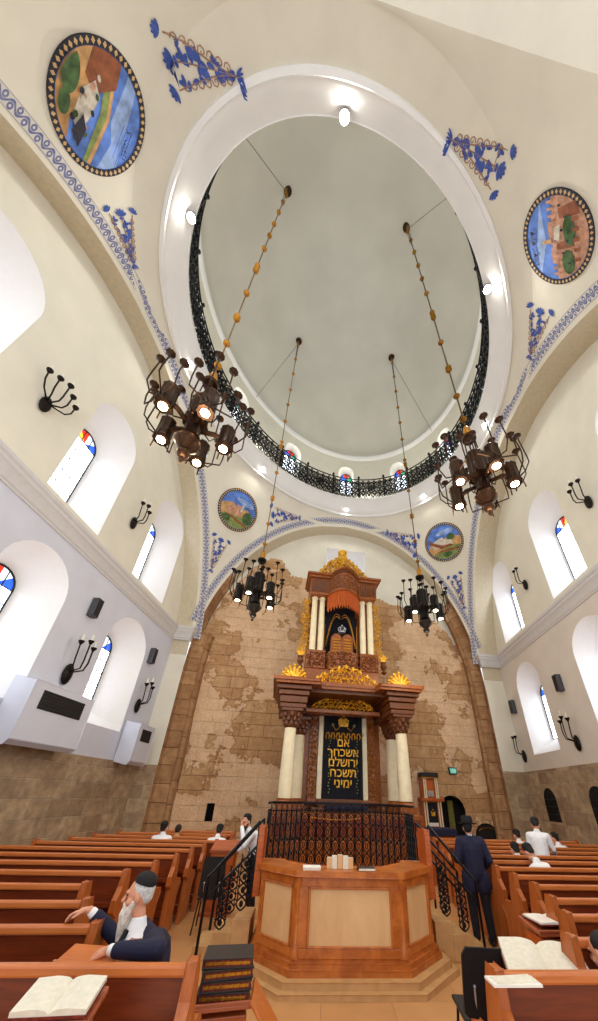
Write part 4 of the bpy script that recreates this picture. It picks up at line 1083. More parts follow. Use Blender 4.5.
for i in (0, 1):
    mb = MB(); x, y = O8[i]; mb.lathe([(.06, .27), (.06, .36), (.035, .4), (.035, .92), (.055, .95), (.06, 1.06)], (x, y, 0), 10); part(mb, 'corner_post', 'bimah_wood', bim, 40)
mb = MB()
lt = octo(1.29); li = octo(.86)
mb.prism([(-1.33, -.25), lt[7], lt[0], lt[1], lt[2], (1.33, -.25), (.95, -.25), li[2], li[1], li[0], li[7], (-.95, -.25)], 1.06, 1.11, lambda a, b, t: (a, b, t)); part(mb, 'ledge', 'bimah_wood', bim, bevel=.012)
for s in (-1, 1):
    mb = MB(); mb.prism([(-.62, .72), (-.25, .72), (-.25, 1.50), (-.3, 1.56), (-.62, 1.56)], s * 1.26, s * 1.34, lambda a, b, t: (t, a, b)); part(mb, 'side_board', 'red_wood', bim, bevel=.012)
# railing round the rear
RP = [(-1.3, -.15), (-1.3, .62), (-.72, 1.27), (.72, 1.27), (1.3, .62), (1.3, -.15)]
seg = list(zip(RP, RP[1:]))
RT = 1.86
for (a, b) in seg[0:5]:
    A, B = Vector(a), Vector(b); L = (B - A).length; t_ = (B - A) / L
    side = abs(a[0] - b[0]) < .01
    if side: continue
    mb = MB()
    for z_, r_ in ((.78, .018), (1.72, .012), (RT, .022)): mb.tube([(A.x, A.y, z_), (B.x, B.y, z_)], r_, 6)
    part(mb, 'rail', 'iron', bim)
    n_ = max(4, round(L / .155)); w_ = L / n_
    mb = MB()
    for k_ in range(n_):
        c = A + t_ * (k_ + .5) * w_
        scroll_panel(mb, lambda x, y, c=c: (c.x + t_.x * x, c.y + t_.y * x, .8 + y), w_, .9, .0095, 4, 4)
        e = A + t_ * k_ * w_; mb.tube([(e.x, e.y, .75), (e.x, e.y, RT)], .009, 4)
        mb.tube([(c.x + t_.x * w_ * .3 * math.cos(g), c.y + t_.y * w_ * .3 * math.cos(g), 1.79 + .05 * math.sin(g)) for g in np.linspace(0, 2 * PI, 9)], .006, 4)
        mb.ball((c.x, c.y, 1.25), .03, 6); mb.ball((c.x, c.y, 1.02), .025, 6); mb.ball((c.x, c.y, 1.5), .025, 6)
    part(mb, 'scrollwork', 'iron', bim)
mb = MB()
for k_ in range(13): mb.ball((-.5 + k_ * .083, 1.24, 1.60 - .03 * math.sin(k_ / 12 * PI)), .016, 6)
mb.tube([(-.5 + k_ * .083, 1.24, 1.60 - .03 * math.sin(k_ / 12 * PI)) for k_ in range(13)], .006, 4)
part(mb, 'gilt_garland', 'gold', bim)
# side railings, two parallel returns nearer the viewer
for s in (-1, 1):
    A, B = Vector((s * 1.3, .62)), Vector((s * 1.3, .05)); L = (B - A).length; t_ = (B - A) / L
    mb = MB()
    for z_, r_ in ((.78, .018), (1.72, .012), (RT, .022)): mb.tube([(A.x, A.y, z_), (B.x, B.y, z_)], r_, 6)
    n_ = 4; w_ = L / n_
    for k_ in range(n_):
        c = A + t_ * (k_ + .5) * w_; scroll_panel(mb, lambda x, y, c=c: (c.x + t_.x * x, c.y + t_.y * x, .8 + y), w_, .9, .0095, 4, 4)
    part(mb, 'side_railing', 'iron', bim)
# stairs each side
for s, nm in ((-1, 'left'), (1, 'right')):
    t = thing('platform_steps', 'pale stone steps with black iron handrails on the %s side of the reading platform' % nm, 'steps', BC, BR)
    for k_ in range(3):
        mb = MB(); x0, x1 = 1.35 + k_ * .25, 1.35 + (k_ + 1) * .25
        mb.box((s * (x0 + x1) / 2, -.16, .22 - k_ * .07), (.25, .62, .44 - k_ * .14)); part(mb, 'step', 'concrete_step', t, bevel=.008)
    for y_ in (-.56, .16):
        mb = MB()
        xa, xb = s * 1.36, s * 2.02
        mb.tube([(xb, y_, 0), (xb, y_, .93), (xb - s * .06, y_, .98), (xa, y_, 1.62)], .02, 6)
        mb.tube([(xb, y_, .66), (xa, y_, 1.3)], .017, 6)
        mb.tube([(xa, y_, .6), (xa, y_, 1.62)], .016, 6)
        part(mb, 'handrail', 'black_metal', t)
        mb = MB()
        for k_ in range(2):
            xx = s * (1.5 + k_ * .26); zt_ = 1.16 - k_ * .25; zb_ = .55 - k_ * .2
            scroll_panel(mb, lambda x, y: (xx + x, y_, zb_ + y), .17, zt_ - zb_, .011, 4, 4)
            for q in range(4): mb.ball((xx, y_, zb_ + (zt_ - zb_) * (q + .5) / 4), .03, 6, (1, .4, 1.3))
        part(mb, 'scrollwork', 'iron', t)
# things on the ledge
def bloc(x, y, z): return BC + Matrix.Rotation(BR, 3, 'Z') @ Vector((x, y, z))
for k_, (x, lb) in enumerate(((-.27, 'small pale prayer book standing on the platform ledge, left end of the row'), (-.2, 'tan prayer book second from left in the row standing on the platform ledge'), (-.12, 'thick pale prayer book in the middle of the row on the platform ledge'), (-.04, 'tan prayer book second from right in the row standing on the platform ledge'), (.03, 'small pale prayer book standing on the platform ledge, right end of the row'))):
    t = thing('prayer_book', lb, 'book', bloc(x, -1.02, 1.11), BR + random.uniform(-.15, .15), 'prayer books standing on the platform ledge')
    h_ = (.13, .15, .16, .15, .13)[k_]
    mb = MB(); mb.box((0, 0, h_ / 2), (.075, .035, h_)); part(mb, 'cover', ('bimah_panel', 'page', 'bimah_panel', 'page', 'bimah_panel')[k_], t, bevel=.004)
    mb = MB(); mb.box((0, -.002, h_ / 2 + .003), (.066, .026, h_)); part(mb, 'pages', 'page', t)
t = thing('paper_booklet', 'white paper booklet lying flat on the left of the platform ledge', 'paper', bloc(-.52, -1.1, 1.11), BR); mb = MB(); mb.box((0, 0, .02), (.24, .16, .04)); part(mb, 'sheets', 'paper', t, bevel=.004)
mb = MB(); mb.box((0, 0, .026), (.25, .17, .006)); part(mb, 'cover', 'page', t)
t = thing('closed_book', 'dark closed book lying flat on the right of the platform ledge', 'book', bloc(.24, -1.1, 1.11), BR + .05); mb = MB(); mb.box((0, 0, .018), (.24, .16, .036)); part(mb, 'cover', 'book_cover', t, bevel=.004)
mb = MB(); mb.box((0, -.004, .018), (.23, .16, .024)); part(mb, 'pages', 'page', t)

# ---------------------------------------------------------------- pews
def make_pew(w, loc, rz, label, desk=False, group='wooden pews'):
    """origin on the floor at the aisle end; w signed width along x; faces +y, camera looks at its back"""
    t = thing('pew', label, 'pew', loc, rz, group)
    s = 1 if w > 0 else -1; L = abs(w)
    mb = MB(); mb.box((w / 2, .02, .62), (L - .06, .025, .74)); part(mb, 'backrest', 'pew_wood', t)
    mb = MB()
    mb.box((w / 2, .0, 1.02), (L - .02, .065, .06)); part(mb, 'top_rail', 'pew_rail', t, bevel=.015)
    n_ = max(1, round(L / 1.3))
    mb = MB(); mb.box((w / 2, .22, .44), (L - .08, .36, .035)); part(mb, 'seat', 'pew_wood', t, bevel=.01)
    mb = MB(); mb.box((w / 2, -.075, .72), (L - .08, .17, .018)); mb.box((w / 2, -.155, .735), (L - .08, .015, .045)); part(mb, 'book_shelf', 'pew_wood', t)
    for x in (0, w):
        mb = MB()
        pr = [(-.1, 0), (.44, 0), (.44, .12), (.38, .2), (.38, .5), (.45, .62), (.42, .68), (.16, .7), (.085, 1.0), (.06, 1.07), (-.05, 1.07), (-.06, .9), (-.16, .78), (-.16, .66), (-.07, .6), (-.07, .15)]
        mb.prism(pr, x - .028, x + .028, lambda a, b, q: (q, a, b)); part(mb, 'end_panel', 'pew_end', t, bevel=.008)
    mb = MB(); mb.box((w / 2, .38, .06), (L - .1, .03, .06)); mb.box((w / 2, .03, .16), (L - .1, .02, .12)); part(mb, 'foot_rail', 'pew_wood', t)
    return t
ordn = ['nearest', 'second', 'third', 'fourth', 'fifth', 'sixth', 'seventh', 'eighth', 'ninth', 'tenth', 'eleventh', 'twelfth', 'thirteenth']
LROW = [(-.83, 3.04, -2.9), (-1.84, 3.70, -4.6), (-2.33, 4.36, -4.7), (-2.75, 5.02, -4.6), (-2.68, 5.78, -4.75), (-2.60, 6.50, -4.8), (-2.56, 7.22, -4.75), (-2.56, 7.98, -4.7), (-2.55, 8.72, -3.4), (-2.5, 9.42, -3.2), (-2.5, 10.12, -3.1), (-2.5, 10.82, -2.9), (-2.6, 11.55, -1.9)]
for i, (x, y, w) in enumerate(LROW):
    lb = {0: 'short wooden pew in the left foreground right in front of the bearded man', 1: 'wooden pew whose back the elderly man rests his hand on', 12: 'farthest and shortest wooden pew of the left block'}.get(i, '%s wooden pew of the left block, counted from the camera' % ordn[i])
    make_pew(w, (x, y, 0), rad(4 + (1.5 if i in (1, 2) else 0)), lb, group='pews of the left block')
RROW = [(1.12, 3.06, 2.9), (2.02, 3.72, 3.6), (2.4, 4.39, 4.6), (2.62, 5.02, 4.8), (2.8, 5.72, 5.0), (2.83, 6.36, 5.0), (2.85, 7.02, 5.0), (2.85, 7.72, 5.0), (2.85, 8.42, 5.0), (2.9, 9.12, 4.9), (2.9, 9.85, 4.7), (3.0, 10.6, 4.4), (3.0, 11.35, 4.2)]
for i, (x, y, w) in enumerate(RROW):
    lb = {0: 'wooden pew in the right foreground with white papers on its top', 12: 'farthest wooden pew of the right block'}.get(i, '%s wooden pew of the right block, counted from the camera' % ordn[i])
    make_pew(w, (x, y, 0), rad(4), lb, group='pews of the right block')

# reading stands, books, chairs
def open_book(name, label, loc, rz, w, d, tilt=0., thick=.05, cover='book_red', mat='page', group=None):
    t = thing(name, label, 'book', loc, rz, group); t.rotation_euler.x = tilt
    mb = MB(); mb.box((0, 0, .006), (w, d, .012)); part(mb, 'cover', cover, t)
    for s in (-1, 1):
        mb = MB(); K = 10
        top = [(s * w * .49 * i / K, .012 + thick * (.55 + .45 * math.sin(min(1, i / K * 1.6) * PI * .62)) * (1 - .25 * (i / K) ** 2) if i else .012 + thick * .3) for i in range(K + 1)]
        mb.prism([(0, .012)] + top + [(s * w * .49, .012)], -d * .48, d * .48, lambda a, b, q: (a, q, b)); part(mb, 'pages', mat, t, 40)
    return t
def stand(loc, rz, w, d, h, label, tilt=-.35, mat='desk_wood'):
    t = thing('reading_stand', label, 'lectern', loc, rz)
    mb = MB(); bx(mb, -w / 2 + .03, w / 2 - .03, -d / 2 + .04, d / 2 - .04, .05, h - .12); mb.box((0, 0, .03), (w, d, .06)); part(mb, 'body', 'red_wood', t, bevel=.01)
    mb = MB(); R = Matrix.Translation((0, 0, h - .06)) @ Matrix.Rotation(-tilt, 4, 'X'); mb.box((0, 0, 0), (w, d, .03), m=R); mb.box((0, -d / 2 + .01, .025), (w, .02, .03), m=R); part(mb, 'slanted_top', mat, t, bevel=.006)
    return t
p = aty(225, 850, 8.55); stand((p.x, p.y, 0), rad(2), .52, .45, 1.1, 'tall wooden reading stand at the end of a left pew beside the black chair')
p = atz(555, 926, .8); stand((p.x, p.y, 0), rad(4), .62, .42, .86, 'wooden desk with a sunlit white open book beside the right aisle', tilt=-.12)
open_book('open_book', 'sunlit white open book on the desk beside the right aisle', (p.x - .02, p.y, .86 - .02), rad(6), .5, .34, thick=.02, mat='paper')
p = atz(557, 903, .85); stand((p.x + .05, p.y + .1, 0), rad(4), .45, .36, .86, 'smaller wooden desk behind the sunlit one beside the right aisle', tilt=-.12)
open_book('open_book', 'small white open book on the farther desk beside the right aisle', (p.x + .05, p.y + .1, .845), rad(-8), .34, .24, thick=.02, mat='paper')
p = atz(545, 963, .88); open_book('open_book', 'large open book with red-edged cover beside the nearest man on the right', (p.x, p.y, .83), rad(-14), .62, .48, tilt=.3, thick=.07)
p0 = p; stand((p.x + .02, p.y + .02, 0), rad(-10), .6, .44, .84, 'wooden desk carrying the large open book in the right foreground', tilt=-.3)
p = aty(60, 1001, 2.6); open_book('open_book', 'large old open book lying on the left foreground desk at the bottom corner', (p.x, p.y, p.z), rad(8), .36, .22, tilt=.25, thick=.03)
stand((p.x, p.y + .01, 0), rad(8), .38, .26, p.z + .02, 'wooden desk carrying the old open book at the bottom left corner', tilt=-.25)
p = atz(517, 981, 1.08)
t = thing('paper_sheets', 'white paper sheets lying on the top rail of the right foreground pew', 'paper', (p.x, p.y + .06, 1.052), rad(4)); mb = MB(); mb.box((0, 0, .006), (.3, .12, .012)); part(mb, 'sheets', 'paper', t)
mb = MB(); mb.box((.01, .005, .014), (.26, .1, .004), rz=.1); part(mb, 'top_sheet', 'page', t)
def chair(loc, rz, label, hb=.85, w=.42, tall=False):
    t = thing('chair', label, 'chair', loc, rz)
    mb = MB()
    pts = [(-w / 2, .5), (-w / 2 + .02, hb - .05), (-w / 2 + .06, hb), (w / 2 - .06, hb), (w / 2 - .02, hb - .05), (w / 2, .5), (w / 2 - .05, .46), (-w / 2 + .05, .46)]
    mb.prism(pts, -.012, .012, lambda a, b, q: (a, -.2 + q - (b - .46) * .12, b)); part(mb, 'backrest', 'black', t, bevel=.01)
    mb = MB(); mb.box((0, .02, .44), (w, .42, .03)); part(mb, 'seat', 'black', t, bevel=.012)
    for sx in (-1, 1):
        for sy in (-1, 1):
            mb = MB(); mb.tube([(sx * w * .42, sy * .17, .43), (sx * w * .5, sy * .23, 0)], .012, 6); part(mb, 'leg', 'black_metal', t)
    for sx in (-1, 1):
        mb = MB(); mb.tube([(sx * w * .3, -.19, .42), (sx * w * .3, -.225, .6), (sx * w * .3, -.235, .66)], .01, 5); mb.ball((sx * w * .3, -.24, .66), .014, 6); part(mb, 'back_bracket', 'silver', t)
    return t
p = atz(487, 949, .88); chair((p.x, p.y + .2, 0), rad(-3), 'black chair with rounded backrest standing right of the reading platform', hb=.9, w=.5)
p = aty(214, 862, 7.45); chair((p.x, p.y + .2, 0), rad(8), 'black metal chair at the end of the left pews beside the reading stand', hb=1.02, w=.42)
# stack of leather books on a stand, lower centre-left
p = atz(228, 958, .62); bs = (p.x, p.y, 0)
stand(bs, rad(14), .5, .42, .42, 'low wooden stool holding the stack of leather books left of the platform', tilt=0.)
for k_ in range(4):
    z_ = .37 + k_ * .075
    t = thing('leather_book', ('bottom large leather book of the stack left of the reading platform', 'second large leather book from the bottom of the stack left of the platform', 'third large leather book from the bottom, gilt pattern on its edge', 'topmost grey-brown leather book of the stack left of the reading platform')[k_], 'book', (bs[0] + random.uniform(-.02, .02), bs[1] + .01, z_), rad(14 + (k_ * 37 % 11) - 5), 'stack of leather books')
    mb = MB(); mb.box((0, 0, .006), (.46, .34, .012)); mb.box((0, 0, .066), (.46, .34, .012)); mb.box((-.222, 0, .036), (.014, .34, .06)); part(mb, 'cover', 'book_cover', t, bevel=.004)
    mb = MB(); mb.box((.005, 0, .036), (.43, .32, .049)); part(mb, 'page_block', 'book_red', t)
    mb = MB()
    mb.box((0, -.1635, .036), (.4, .003, .02))
    for j in range(7): mb.tube([(-.17 + j * .055, -.163, .022), (-.15 + j * .055, -.166, .036), (-.17 + j * .055, -.163, .05)], .004, 4)
    part(mb, 'gilt_tooling', 'gold', t)
mb = MB(); R = Matrix.Translation((bs[0] + .42, bs[1] + .05, .22)) @ Matrix.Rotation(.9, 4, 'Y') @ Matrix.Rotation(rad(10), 4, 'Z'); mb.box((0, 0, 0), (.5, .36, .025), m=R)
o = mb.build('wooden_board', 'pew_rail', bevel=.006); tag(o, 'orange wooden board leaning against the stool with leather books', 'board')

# small side ark, reading desk, dark cabinet, exit sign
a, z_ = ony(431, 800, 1.04); sp_ = UZ(a, 1.04, 0)
t = thing('small_ark', 'small wooden side ark with ivory columns beside the dark doorway', 'ark', (sp_.x, sp_.y, 0), rad(8))
mb = MB(); bx(mb, -.5, .5, -.3, .3, 0, .95); bx(mb, -.44, .44, -.05, .28, .95, 1.95); bx(mb, -.36, .36, 0, .28, 1.95, 2.8); part(mb, 'case', 'red_wood', t, bevel=.015)
mb = MB(); bx(mb, -.5, .5, -.25, .28, 1.9, 2.02); bx(mb, -.47, .47, -.2, .28, .93, 1.0); part(mb, 'cornice', 'red_wood', t, bevel=.015)
mb = MB(); bx(mb, -.4, .4, -.16, .28, 2.8, 3.0); part(mb, 'top_cover', 'black', t, bevel=.03)
mb = MB(); bx(mb, -.41, .41, -.17, .28, 2.77, 2.81); part(mb, 'gilt_edge', 'gold', t)
for s in (-1, 1):
    for x, z0, z1 in ((.36, 1.0, 1.9), (.26, 1.0, 1.9), (.3, 2.02, 2.77), (.22, 2.02, 2.77)):
        mb = MB(); mb.lathe([(.035, z0), (.03, z0 + .1), (.027, z1)], (s * x, -.12, 0), 10); part(mb, 'column', 'ivory', t, 40)
mb = MB(); bx(mb, -.2, .2, -.08, -.05, 1.15, 1.85); cu_ = part(mb, 'curtain', 'velvet', t)
mb = MB(); mb.prism([(-.07, 1.38), (.07, 1.38), (.1, 1.55), (0, 1.5), (-.1, 1.55)], -.1, -.08, lambda a, b, q: (a, q, b)); mb.ball((0, -.09, 1.6), .03, 6); part(mb, 'embroidered_crown', 'gold_leaf', cu_)
mb = MB(); bx(mb, -.2, .2, -.08, -.05, 1.02, 1.14); part(mb, 'white_sash', 'paper', t)
mb = MB(); bx(mb, -.14, .14, -.03, .01, 2.1, 2.7); part(mb, 'upper_curtain', 'orange_pleat', t)
mb = MB(); bx(mb, -.13, .13, -.05, -.02, 2.08, 2.3); part(mb, 'silver_plate', 'silver', t)
p = aty(436, 838, 13.6)
t = thing('covered_table', 'reading table under a dark blue velvet cover before the small side ark', 'table', (p.x, p.y, 0), rad(6))
mb = MB(); bx(mb, -.55, .55, -.35, .35, 0, .95); part(mb, 'body', 'red_wood', t, bevel=.02)
mb = MB(); bx(mb, -.6, .6, -.4, .4, .95, 1.12); mb.box((0, -.02, 1.13), (1.15, .74, .05)); part(mb, 'velvet_cover', 'navy', t, bevel=.04)
p = UZ(-.34, 1.03, 0)
t = thing('column_loudspeaker', 'tall dark column loudspeaker standing left of the ark before the stone wall', 'loudspeaker', (p.x, p.y, 0), rad(8))
mb = MB(); bx(mb, -.17, .17, -.12, .12, .06, 2.2); part(mb, 'body', 'black', t, bevel=.02)
mb = MB(); bx(mb, -.25, .25, -.2, .2, 0, .06); part(mb, 'foot', 'black_metal', t, bevel=.01)
mb = MB(); bx(mb, -.14, .14, -.135, -.12, .4, 2.1); part(mb, 'grille', 'speaker_grey', t)
a, z_ = ony(452, 771, YS); p = UZ(a, YS - .002, z_)
t = thing('exit_sign', 'small green illuminated exit sign on the stone wall above the dark doorway', 'sign', p, rad(9))
mb = MB(); mb.prism([(-.2, .14), (.2, .14), (.16, -.14), (-.16, -.14)], -.1, 0, lambda a, b, q: (a, q, b)); part(mb, 'housing', 'frame_dark', t)
mb = MB(); mb.prism([(-.16, .1), (.16, .1), (.13, -.1), (-.13, -.1)], -.115, -.1, lambda a, b, q: (a, q, b)); part(mb, 'lit_face', 'exit_green', t)
mb = MB(); mb.tube([(-.05, -.12, .02), (.0, -.12, -.03), (.05, -.12, .04)], .012, 4); mb.tube([(.06, -.12, -.05), (.1, -.12, 0), (.06, -.12, .05)], .01, 4); mb.ball((-.02, -.12, .06), .02, 6); part(mb, 'white_symbol', 'white_cloth', t)
# dark bench hood in the low niche
a0, b0 = .8625, .4
t = thing('gilt_edged_cover', 'black gilt-edged cover standing in the low arched wall niche', 'cover', UZ(.8625, 1.085, .4), rad(9))
mb = MB(); mb.prism([(-.5, 0), (.5, 0)] + [(.5 * math.cos(q), .3 + .4 * math.sin(q)) for q in np.linspace(0, PI, 9)], -.05, .15, lambda a, b, q: (a, q, b)); part(mb, 'cloth', 'black', t, bevel=.02)
mb = MB(); mb.tube([(.42 * math.cos(q), -.06, .42 + .16 * math.sin(q)) for q in np.linspace(.3, PI - .3, 9)], .012, 4); part(mb, 'gilt_trim', 'gold', t)

# ---------------------------------------------------------------- wall things
def on_wall(side, y, z):
    X = XL if side == 'left' else XR
    return UZ(X - (-1 if side == 'left' else 1) * .002, y, z)
def wall_rz(side):  # local +x points into the room, y along the wall
    ang = math.atan2(EY[1], EY[0]) - PI / 2
    return ang if side == 'left' else ang + PI
def sconce(side, px, label, arms=3, size=1.):
    X = XL if side == 'left' else XR
    y, z = onx(px[0], px[1], X); p = on_wall(side, y, z)
    t = thing('wall_sconce', label, 'sconce', p, wall_rz(side), 'candle sconces on the side walls')
    mb = MB(); R = Matrix.Rotation(PI / 2, 3, 'Y')
    mb.ball((.05, 0, -.1 * size), .2 * size, 14, (.35, .75, 1.35)); part(mb, 'backplate', 'dark_bronze', t, 50)
    for k_ in range(arms):
        s = (k_ - (arms - 1) / 2); yy = s * .2 * size; zt = (.62 + .1 * (1 - abs(s))) * size; xo = .22 + .12 * (1 - abs(s) / 2)
        mb = MB(); mb.tube([(.06, 0, -.05), (.14, yy * .4, -.02), (xo, yy * .9, .05 * size), (xo + .02, yy * 1.15, .25 * size), (xo, yy * 1.2, zt)], .02 * size, 6)
        mb.lathe([(.02, -.1), (.05, -.05), (.08, .0), (.08, .03), (.02, .03)], (xo, yy * 1.2, zt + .05), 10); a_ = part(mb, 'arm', 'dark_bronze', t, 40)
        mb = MB(); mb.lathe([(.022, 0), (.022, .2)], (xo, yy * 1.2, zt + .07), 8); part(mb, 'candle', 'candle', a_)
    return t
sconce('left', (133, 521), 'dark sconce between the two upper windows of the left wall')
sconce('left', (45, 402), 'five-armed dark sconce high on the left wall, beside the leftmost upper window', 5, 1.0)
sconce('left', (67, 670), 'large dark sconce on the lower left wall above the big white box', 3, 1.15)
sconce('left', (137, 703), 'dark sconce low on the left wall above the small white box')
sconce('right', (589, 500), 'dark sconce high at the right edge beside the large upper window', 3)
sconce('right', (526, 583), 'dark sconce between the two upper windows of the right wall', 2)
sconce('right', (578, 740), 'dark sconce low on the right wall, right of the lower window', 3)
sconce('right', (525, 754), 'dark sconce low on the right wall, left of the lower window', 2)
for side, px, lb in (('left', (92, 608), 'small grey loudspeaker on the left wall, upper of the two near the low window'), ('left', (150, 656), 'small grey loudspeaker on the left wall beside the pier'),
                     ('right', (561, 683), 'small dark loudspeaker on the right wall beyond the arched window'), ('right', (515, 707), 'small dark loudspeaker on the right wall beside the pier')):
    X = XL if side == 'left' else XR; y, z = onx(px[0], px[1], X)
    t = thing('wall_loudspeaker', lb, 'loudspeaker', on_wall(side, y, z), wall_rz(side))
    mb = MB(); mb.box((.1, 0, 0), (.2, .26, .62)); part(mb, 'cabinet', 'speaker_grey', t, bevel=.015)
    mb = MB(); mb.box((.205, 0, 0), (.012, .2, .54)); part(mb, 'grille', 'black', t)
    mb = MB(); mb.box((.01, 0, 0), (.03, .1, .2)); part(mb, 'bracket', 'black_metal', t)
# white boxed air units on the left wall
xb = XL + .075
for (ya, yb, z0, z1, lb, g0, g1) in ((.20, .46, 2.85, 4.3, 'large white boxed air unit with dark grille on the left wall', .15, .85), (.80, .93, 2.8, 4.15, 'smaller white boxed air unit with dark grille near the left pier', .2, .8)):
    c = UZ(XL, (ya + yb) / 2, z0); t = thing('air_unit', lb, 'air conditioner', c, wall_rz('left'))
    L = (yb - ya) * LY; D = .62; H = z1 - z0
    mb = MB(); mb.prism([(.04, .02), (D * .8, -.06), (D, 0.05), (D, H * .94), (.04, H)], -L / 2, L / 2, lambda a, b, q: (a, q, b)); part(mb, 'casing', 'cool_plaster', t, bevel=.015)
    mb = MB(); bx(mb, D - .005, D + .015, -L / 2 + L * (1 - g1), -L / 2 + L * (1 - g0), H * .52, H * .82); part(mb, 'grille', 'frame_dark', t)
    mb = MB()
    for k_ in range(6): bx(mb, D + .01, D + .03, -L / 2 + L * (1 - g1), -L / 2 + L * (1 - g0), H * (.54 + .05 * k_), H * (.55 + .05 * k_))
    part(mb, 'louvre', 'black', t)

# ---------------------------------------------------------------- people
def blob(prims, name, mat, parent, voxel=.012, smooth=2):
    mb = MB()
    for q in prims:
        if q[0] == 'c':
            _, a, ra, b, rb = q; a, b = Vector(a), Vector(b)
            mb.ball(a, ra, 12); mb.ball(b, rb, 12)
            if (b - a).length > 1e-4: mb.tube([a, b], [ra * .999, rb * .999], 12)
        else:
            _, c, sc, R = q; mb.ball(c, 1., 16, sc, R)
    o = mb.build('tmp', mat); m = o.modifiers.new('r', 'REMESH'); m.mode = 'VOXEL'; m.voxel_size = voxel; m.use_smooth_shade = True
    s = o.modifiers.new('s', 'SMOOTH'); s.iterations = smooth; s.factor = .5
    dg = bpy.context.evaluated_depsgraph_get(); me = bpy.data.meshes.new_from_object(o.evaluated_get(dg)); bpy.data.objects.remove(o)
    me.materials.clear(); me.materials.append(M[mat]); me.shade_smooth()
    n = bpy.data.objects.new(name, me); COL.objects.link(n); n.parent = parent; return n
def V(*a): return Vector(a)
def frame(fwd, up=(0, 0, 1)):
    f = Vector(fwd).normalized(); r = f.cross(Vector(up)).normalized(); u = r.cross(f); return r, f, u   # right, forward, up
def head_prims(c, fwd, up, s=1.):
    r, f, u = frame(fwd, up); c = Vector(c); R = Matrix((r, f, u)).transposed()
    P = lambda x, y, z: c + (r * x + f * y + u * z) * s
    e = lambda p, sc: ('e', P(*p), tuple(q * s for q in sc), R)
    return [e((0, -.01, .02), (.076, .095, .105)), e((0, .025, -.05), (.06, .065, .07)), e((0, .05, -.085), (.032, .035, .03)),
            ('c', P(0, .085, .03), .010 * s, P(0, .112, -.012), .016 * s), e((0, .08, .04), (.055, .018, .012)),
            e((.045, .055, -.02), (.025, .03, .025)), e((-.045, .055, -.02), (.025, .03, .025)),
            e((.08, -.005, .0), (.011, .022, .034)), e((-.08, -.005, .0), (.011, .022, .034)),
            e((0, .088, -.05), (.024, .012, .008))]
def head_extras(par, c, fwd, up, hair='hair_black', kippah=None, hat=None, beard=None, s=1., glasses=False, long_beard=False):
    r, f, u = frame(fwd, up); c = Vector(c); R = Matrix((r, f, u)).transposed()
    P = lambda x, y, z: c + (r * x + f * y + u * z) * s
    for sx in (-1, 1):
        mb = MB(); mb.ball(P(sx * .03, .080, .022), .0085 * s, 8); part(mb, 'eye', 'frame_dark', par, 60)
    pr = [('e', P(0, -.03, .045), (.083 * s, .09 * s, .092 * s), R), ('e', P(0, -.055, .0), (.07 * s, .055 * s, .06 * s), R)]
    if hair: blob(pr, 'hair', hair, par, .01, 1)
    mb = MB(); mb.ball(P(0, .097, -.052), .018 * s, 8, (1, .4, .3), R); part(mb, 'mouth', 'book_red', par, 60)
    if beard:
        pb = [('e', P(0, .06, -.085), (.055 * s, .05 * s, .06 * s), R), ('c', P(.06, .02, -.03), .02 * s, P(.03, .06, -.09), .035 * s), ('c', P(-.06, .02, -.03), .02 * s, P(-.03, .06, -.09), .035 * s)]
        if long_beard: pb += [('c', P(0, .075, -.1), .052 * s, P(0, .095, -.24), .03 * s), ('c', P(.03, .07, -.1), .035 * s, P(.02, .09, -.2), .02 * s), ('c', P(-.03, .07, -.1), .035 * s, P(-.02, .09, -.2), .02 * s), ('c', P(0, .095, -.034), .016 * s, P(0, .09, -.07), .02 * s)]
        blob(pb, 'beard', beard, par, .01, 1)
    if kippah:
        mb = MB(); n_ = 16; prof = [(.086, 0), (.088, .02), (.08, .045), (.06, .066), (.03, .078), (.004, .082)]
        mb.lathe([(a * s, b * s) for a, b in prof], P(0, -.035, .075), n_, axis=(u * .93 - f * .36).normalized()); part(mb, 'skullcap', kippah, par, 60)
    if hat:
        mb = MB(); ax = (u * .98 + f * .1).normalized()
        mb.lathe([(a * s, b * s) for a, b in [(.165, .0), (.17, .012), (.1, .01), (.102, .03), (.098, .1), (.08, .125), (.03, .11), (.004, .105)]], P(0, -.005, .075), 24, axis=ax); part(mb, 'hat', hat, par, 50)
def hand_prims(wr, d, palm_n, s=1., curl=.5, side=1):
    """wr wrist, d finger direction, palm_n the way the palm faces"""
    d = Vector(d).normalized(); n = Vector(palm_n); n = (n - d * n.dot(d)).normalized(); w = d.cross(n) * side
    wr = Vector(wr); pr = [('c', wr, .024 * s, wr + d * .05 * s, .026 * s)]
    for k_, (off, ln) in enumerate(((-.03, .068), (-.01, .078), (.01, .074), (.029, .058))):
        b = wr + d * .085 * s + w * off * s; pr.append(('c', wr + d * .03 * s + w * off * .6 * s, .017 * s, b, .0115 * s))
        d2 = (d * math.cos(curl * .6) + n * math.sin(curl * .6)); d3 = (d * math.cos(curl * 1.7) + n * math.sin(curl * 1.7))
        m_ = b + d2 * ln * .5 * s; pr += [('c', b, .0105 * s, m_, .0095 * s), ('c', m_, .0095 * s, m_ + d3 * ln * .5 * s, .008 * s)]
    tb_ = wr + d * .03 * s - w * .03 * s; t1 = tb_ + (d * .6 - w * .7 + n * .35).normalized() * .04 * s
    pr += [('c', tb_, .014 * s, t1, .011 * s), ('c', t1, .011 * s, t1 + (d * .85 - w * .25 + n * .45).normalized() * .032 * s, .009 * s)]
    return pr
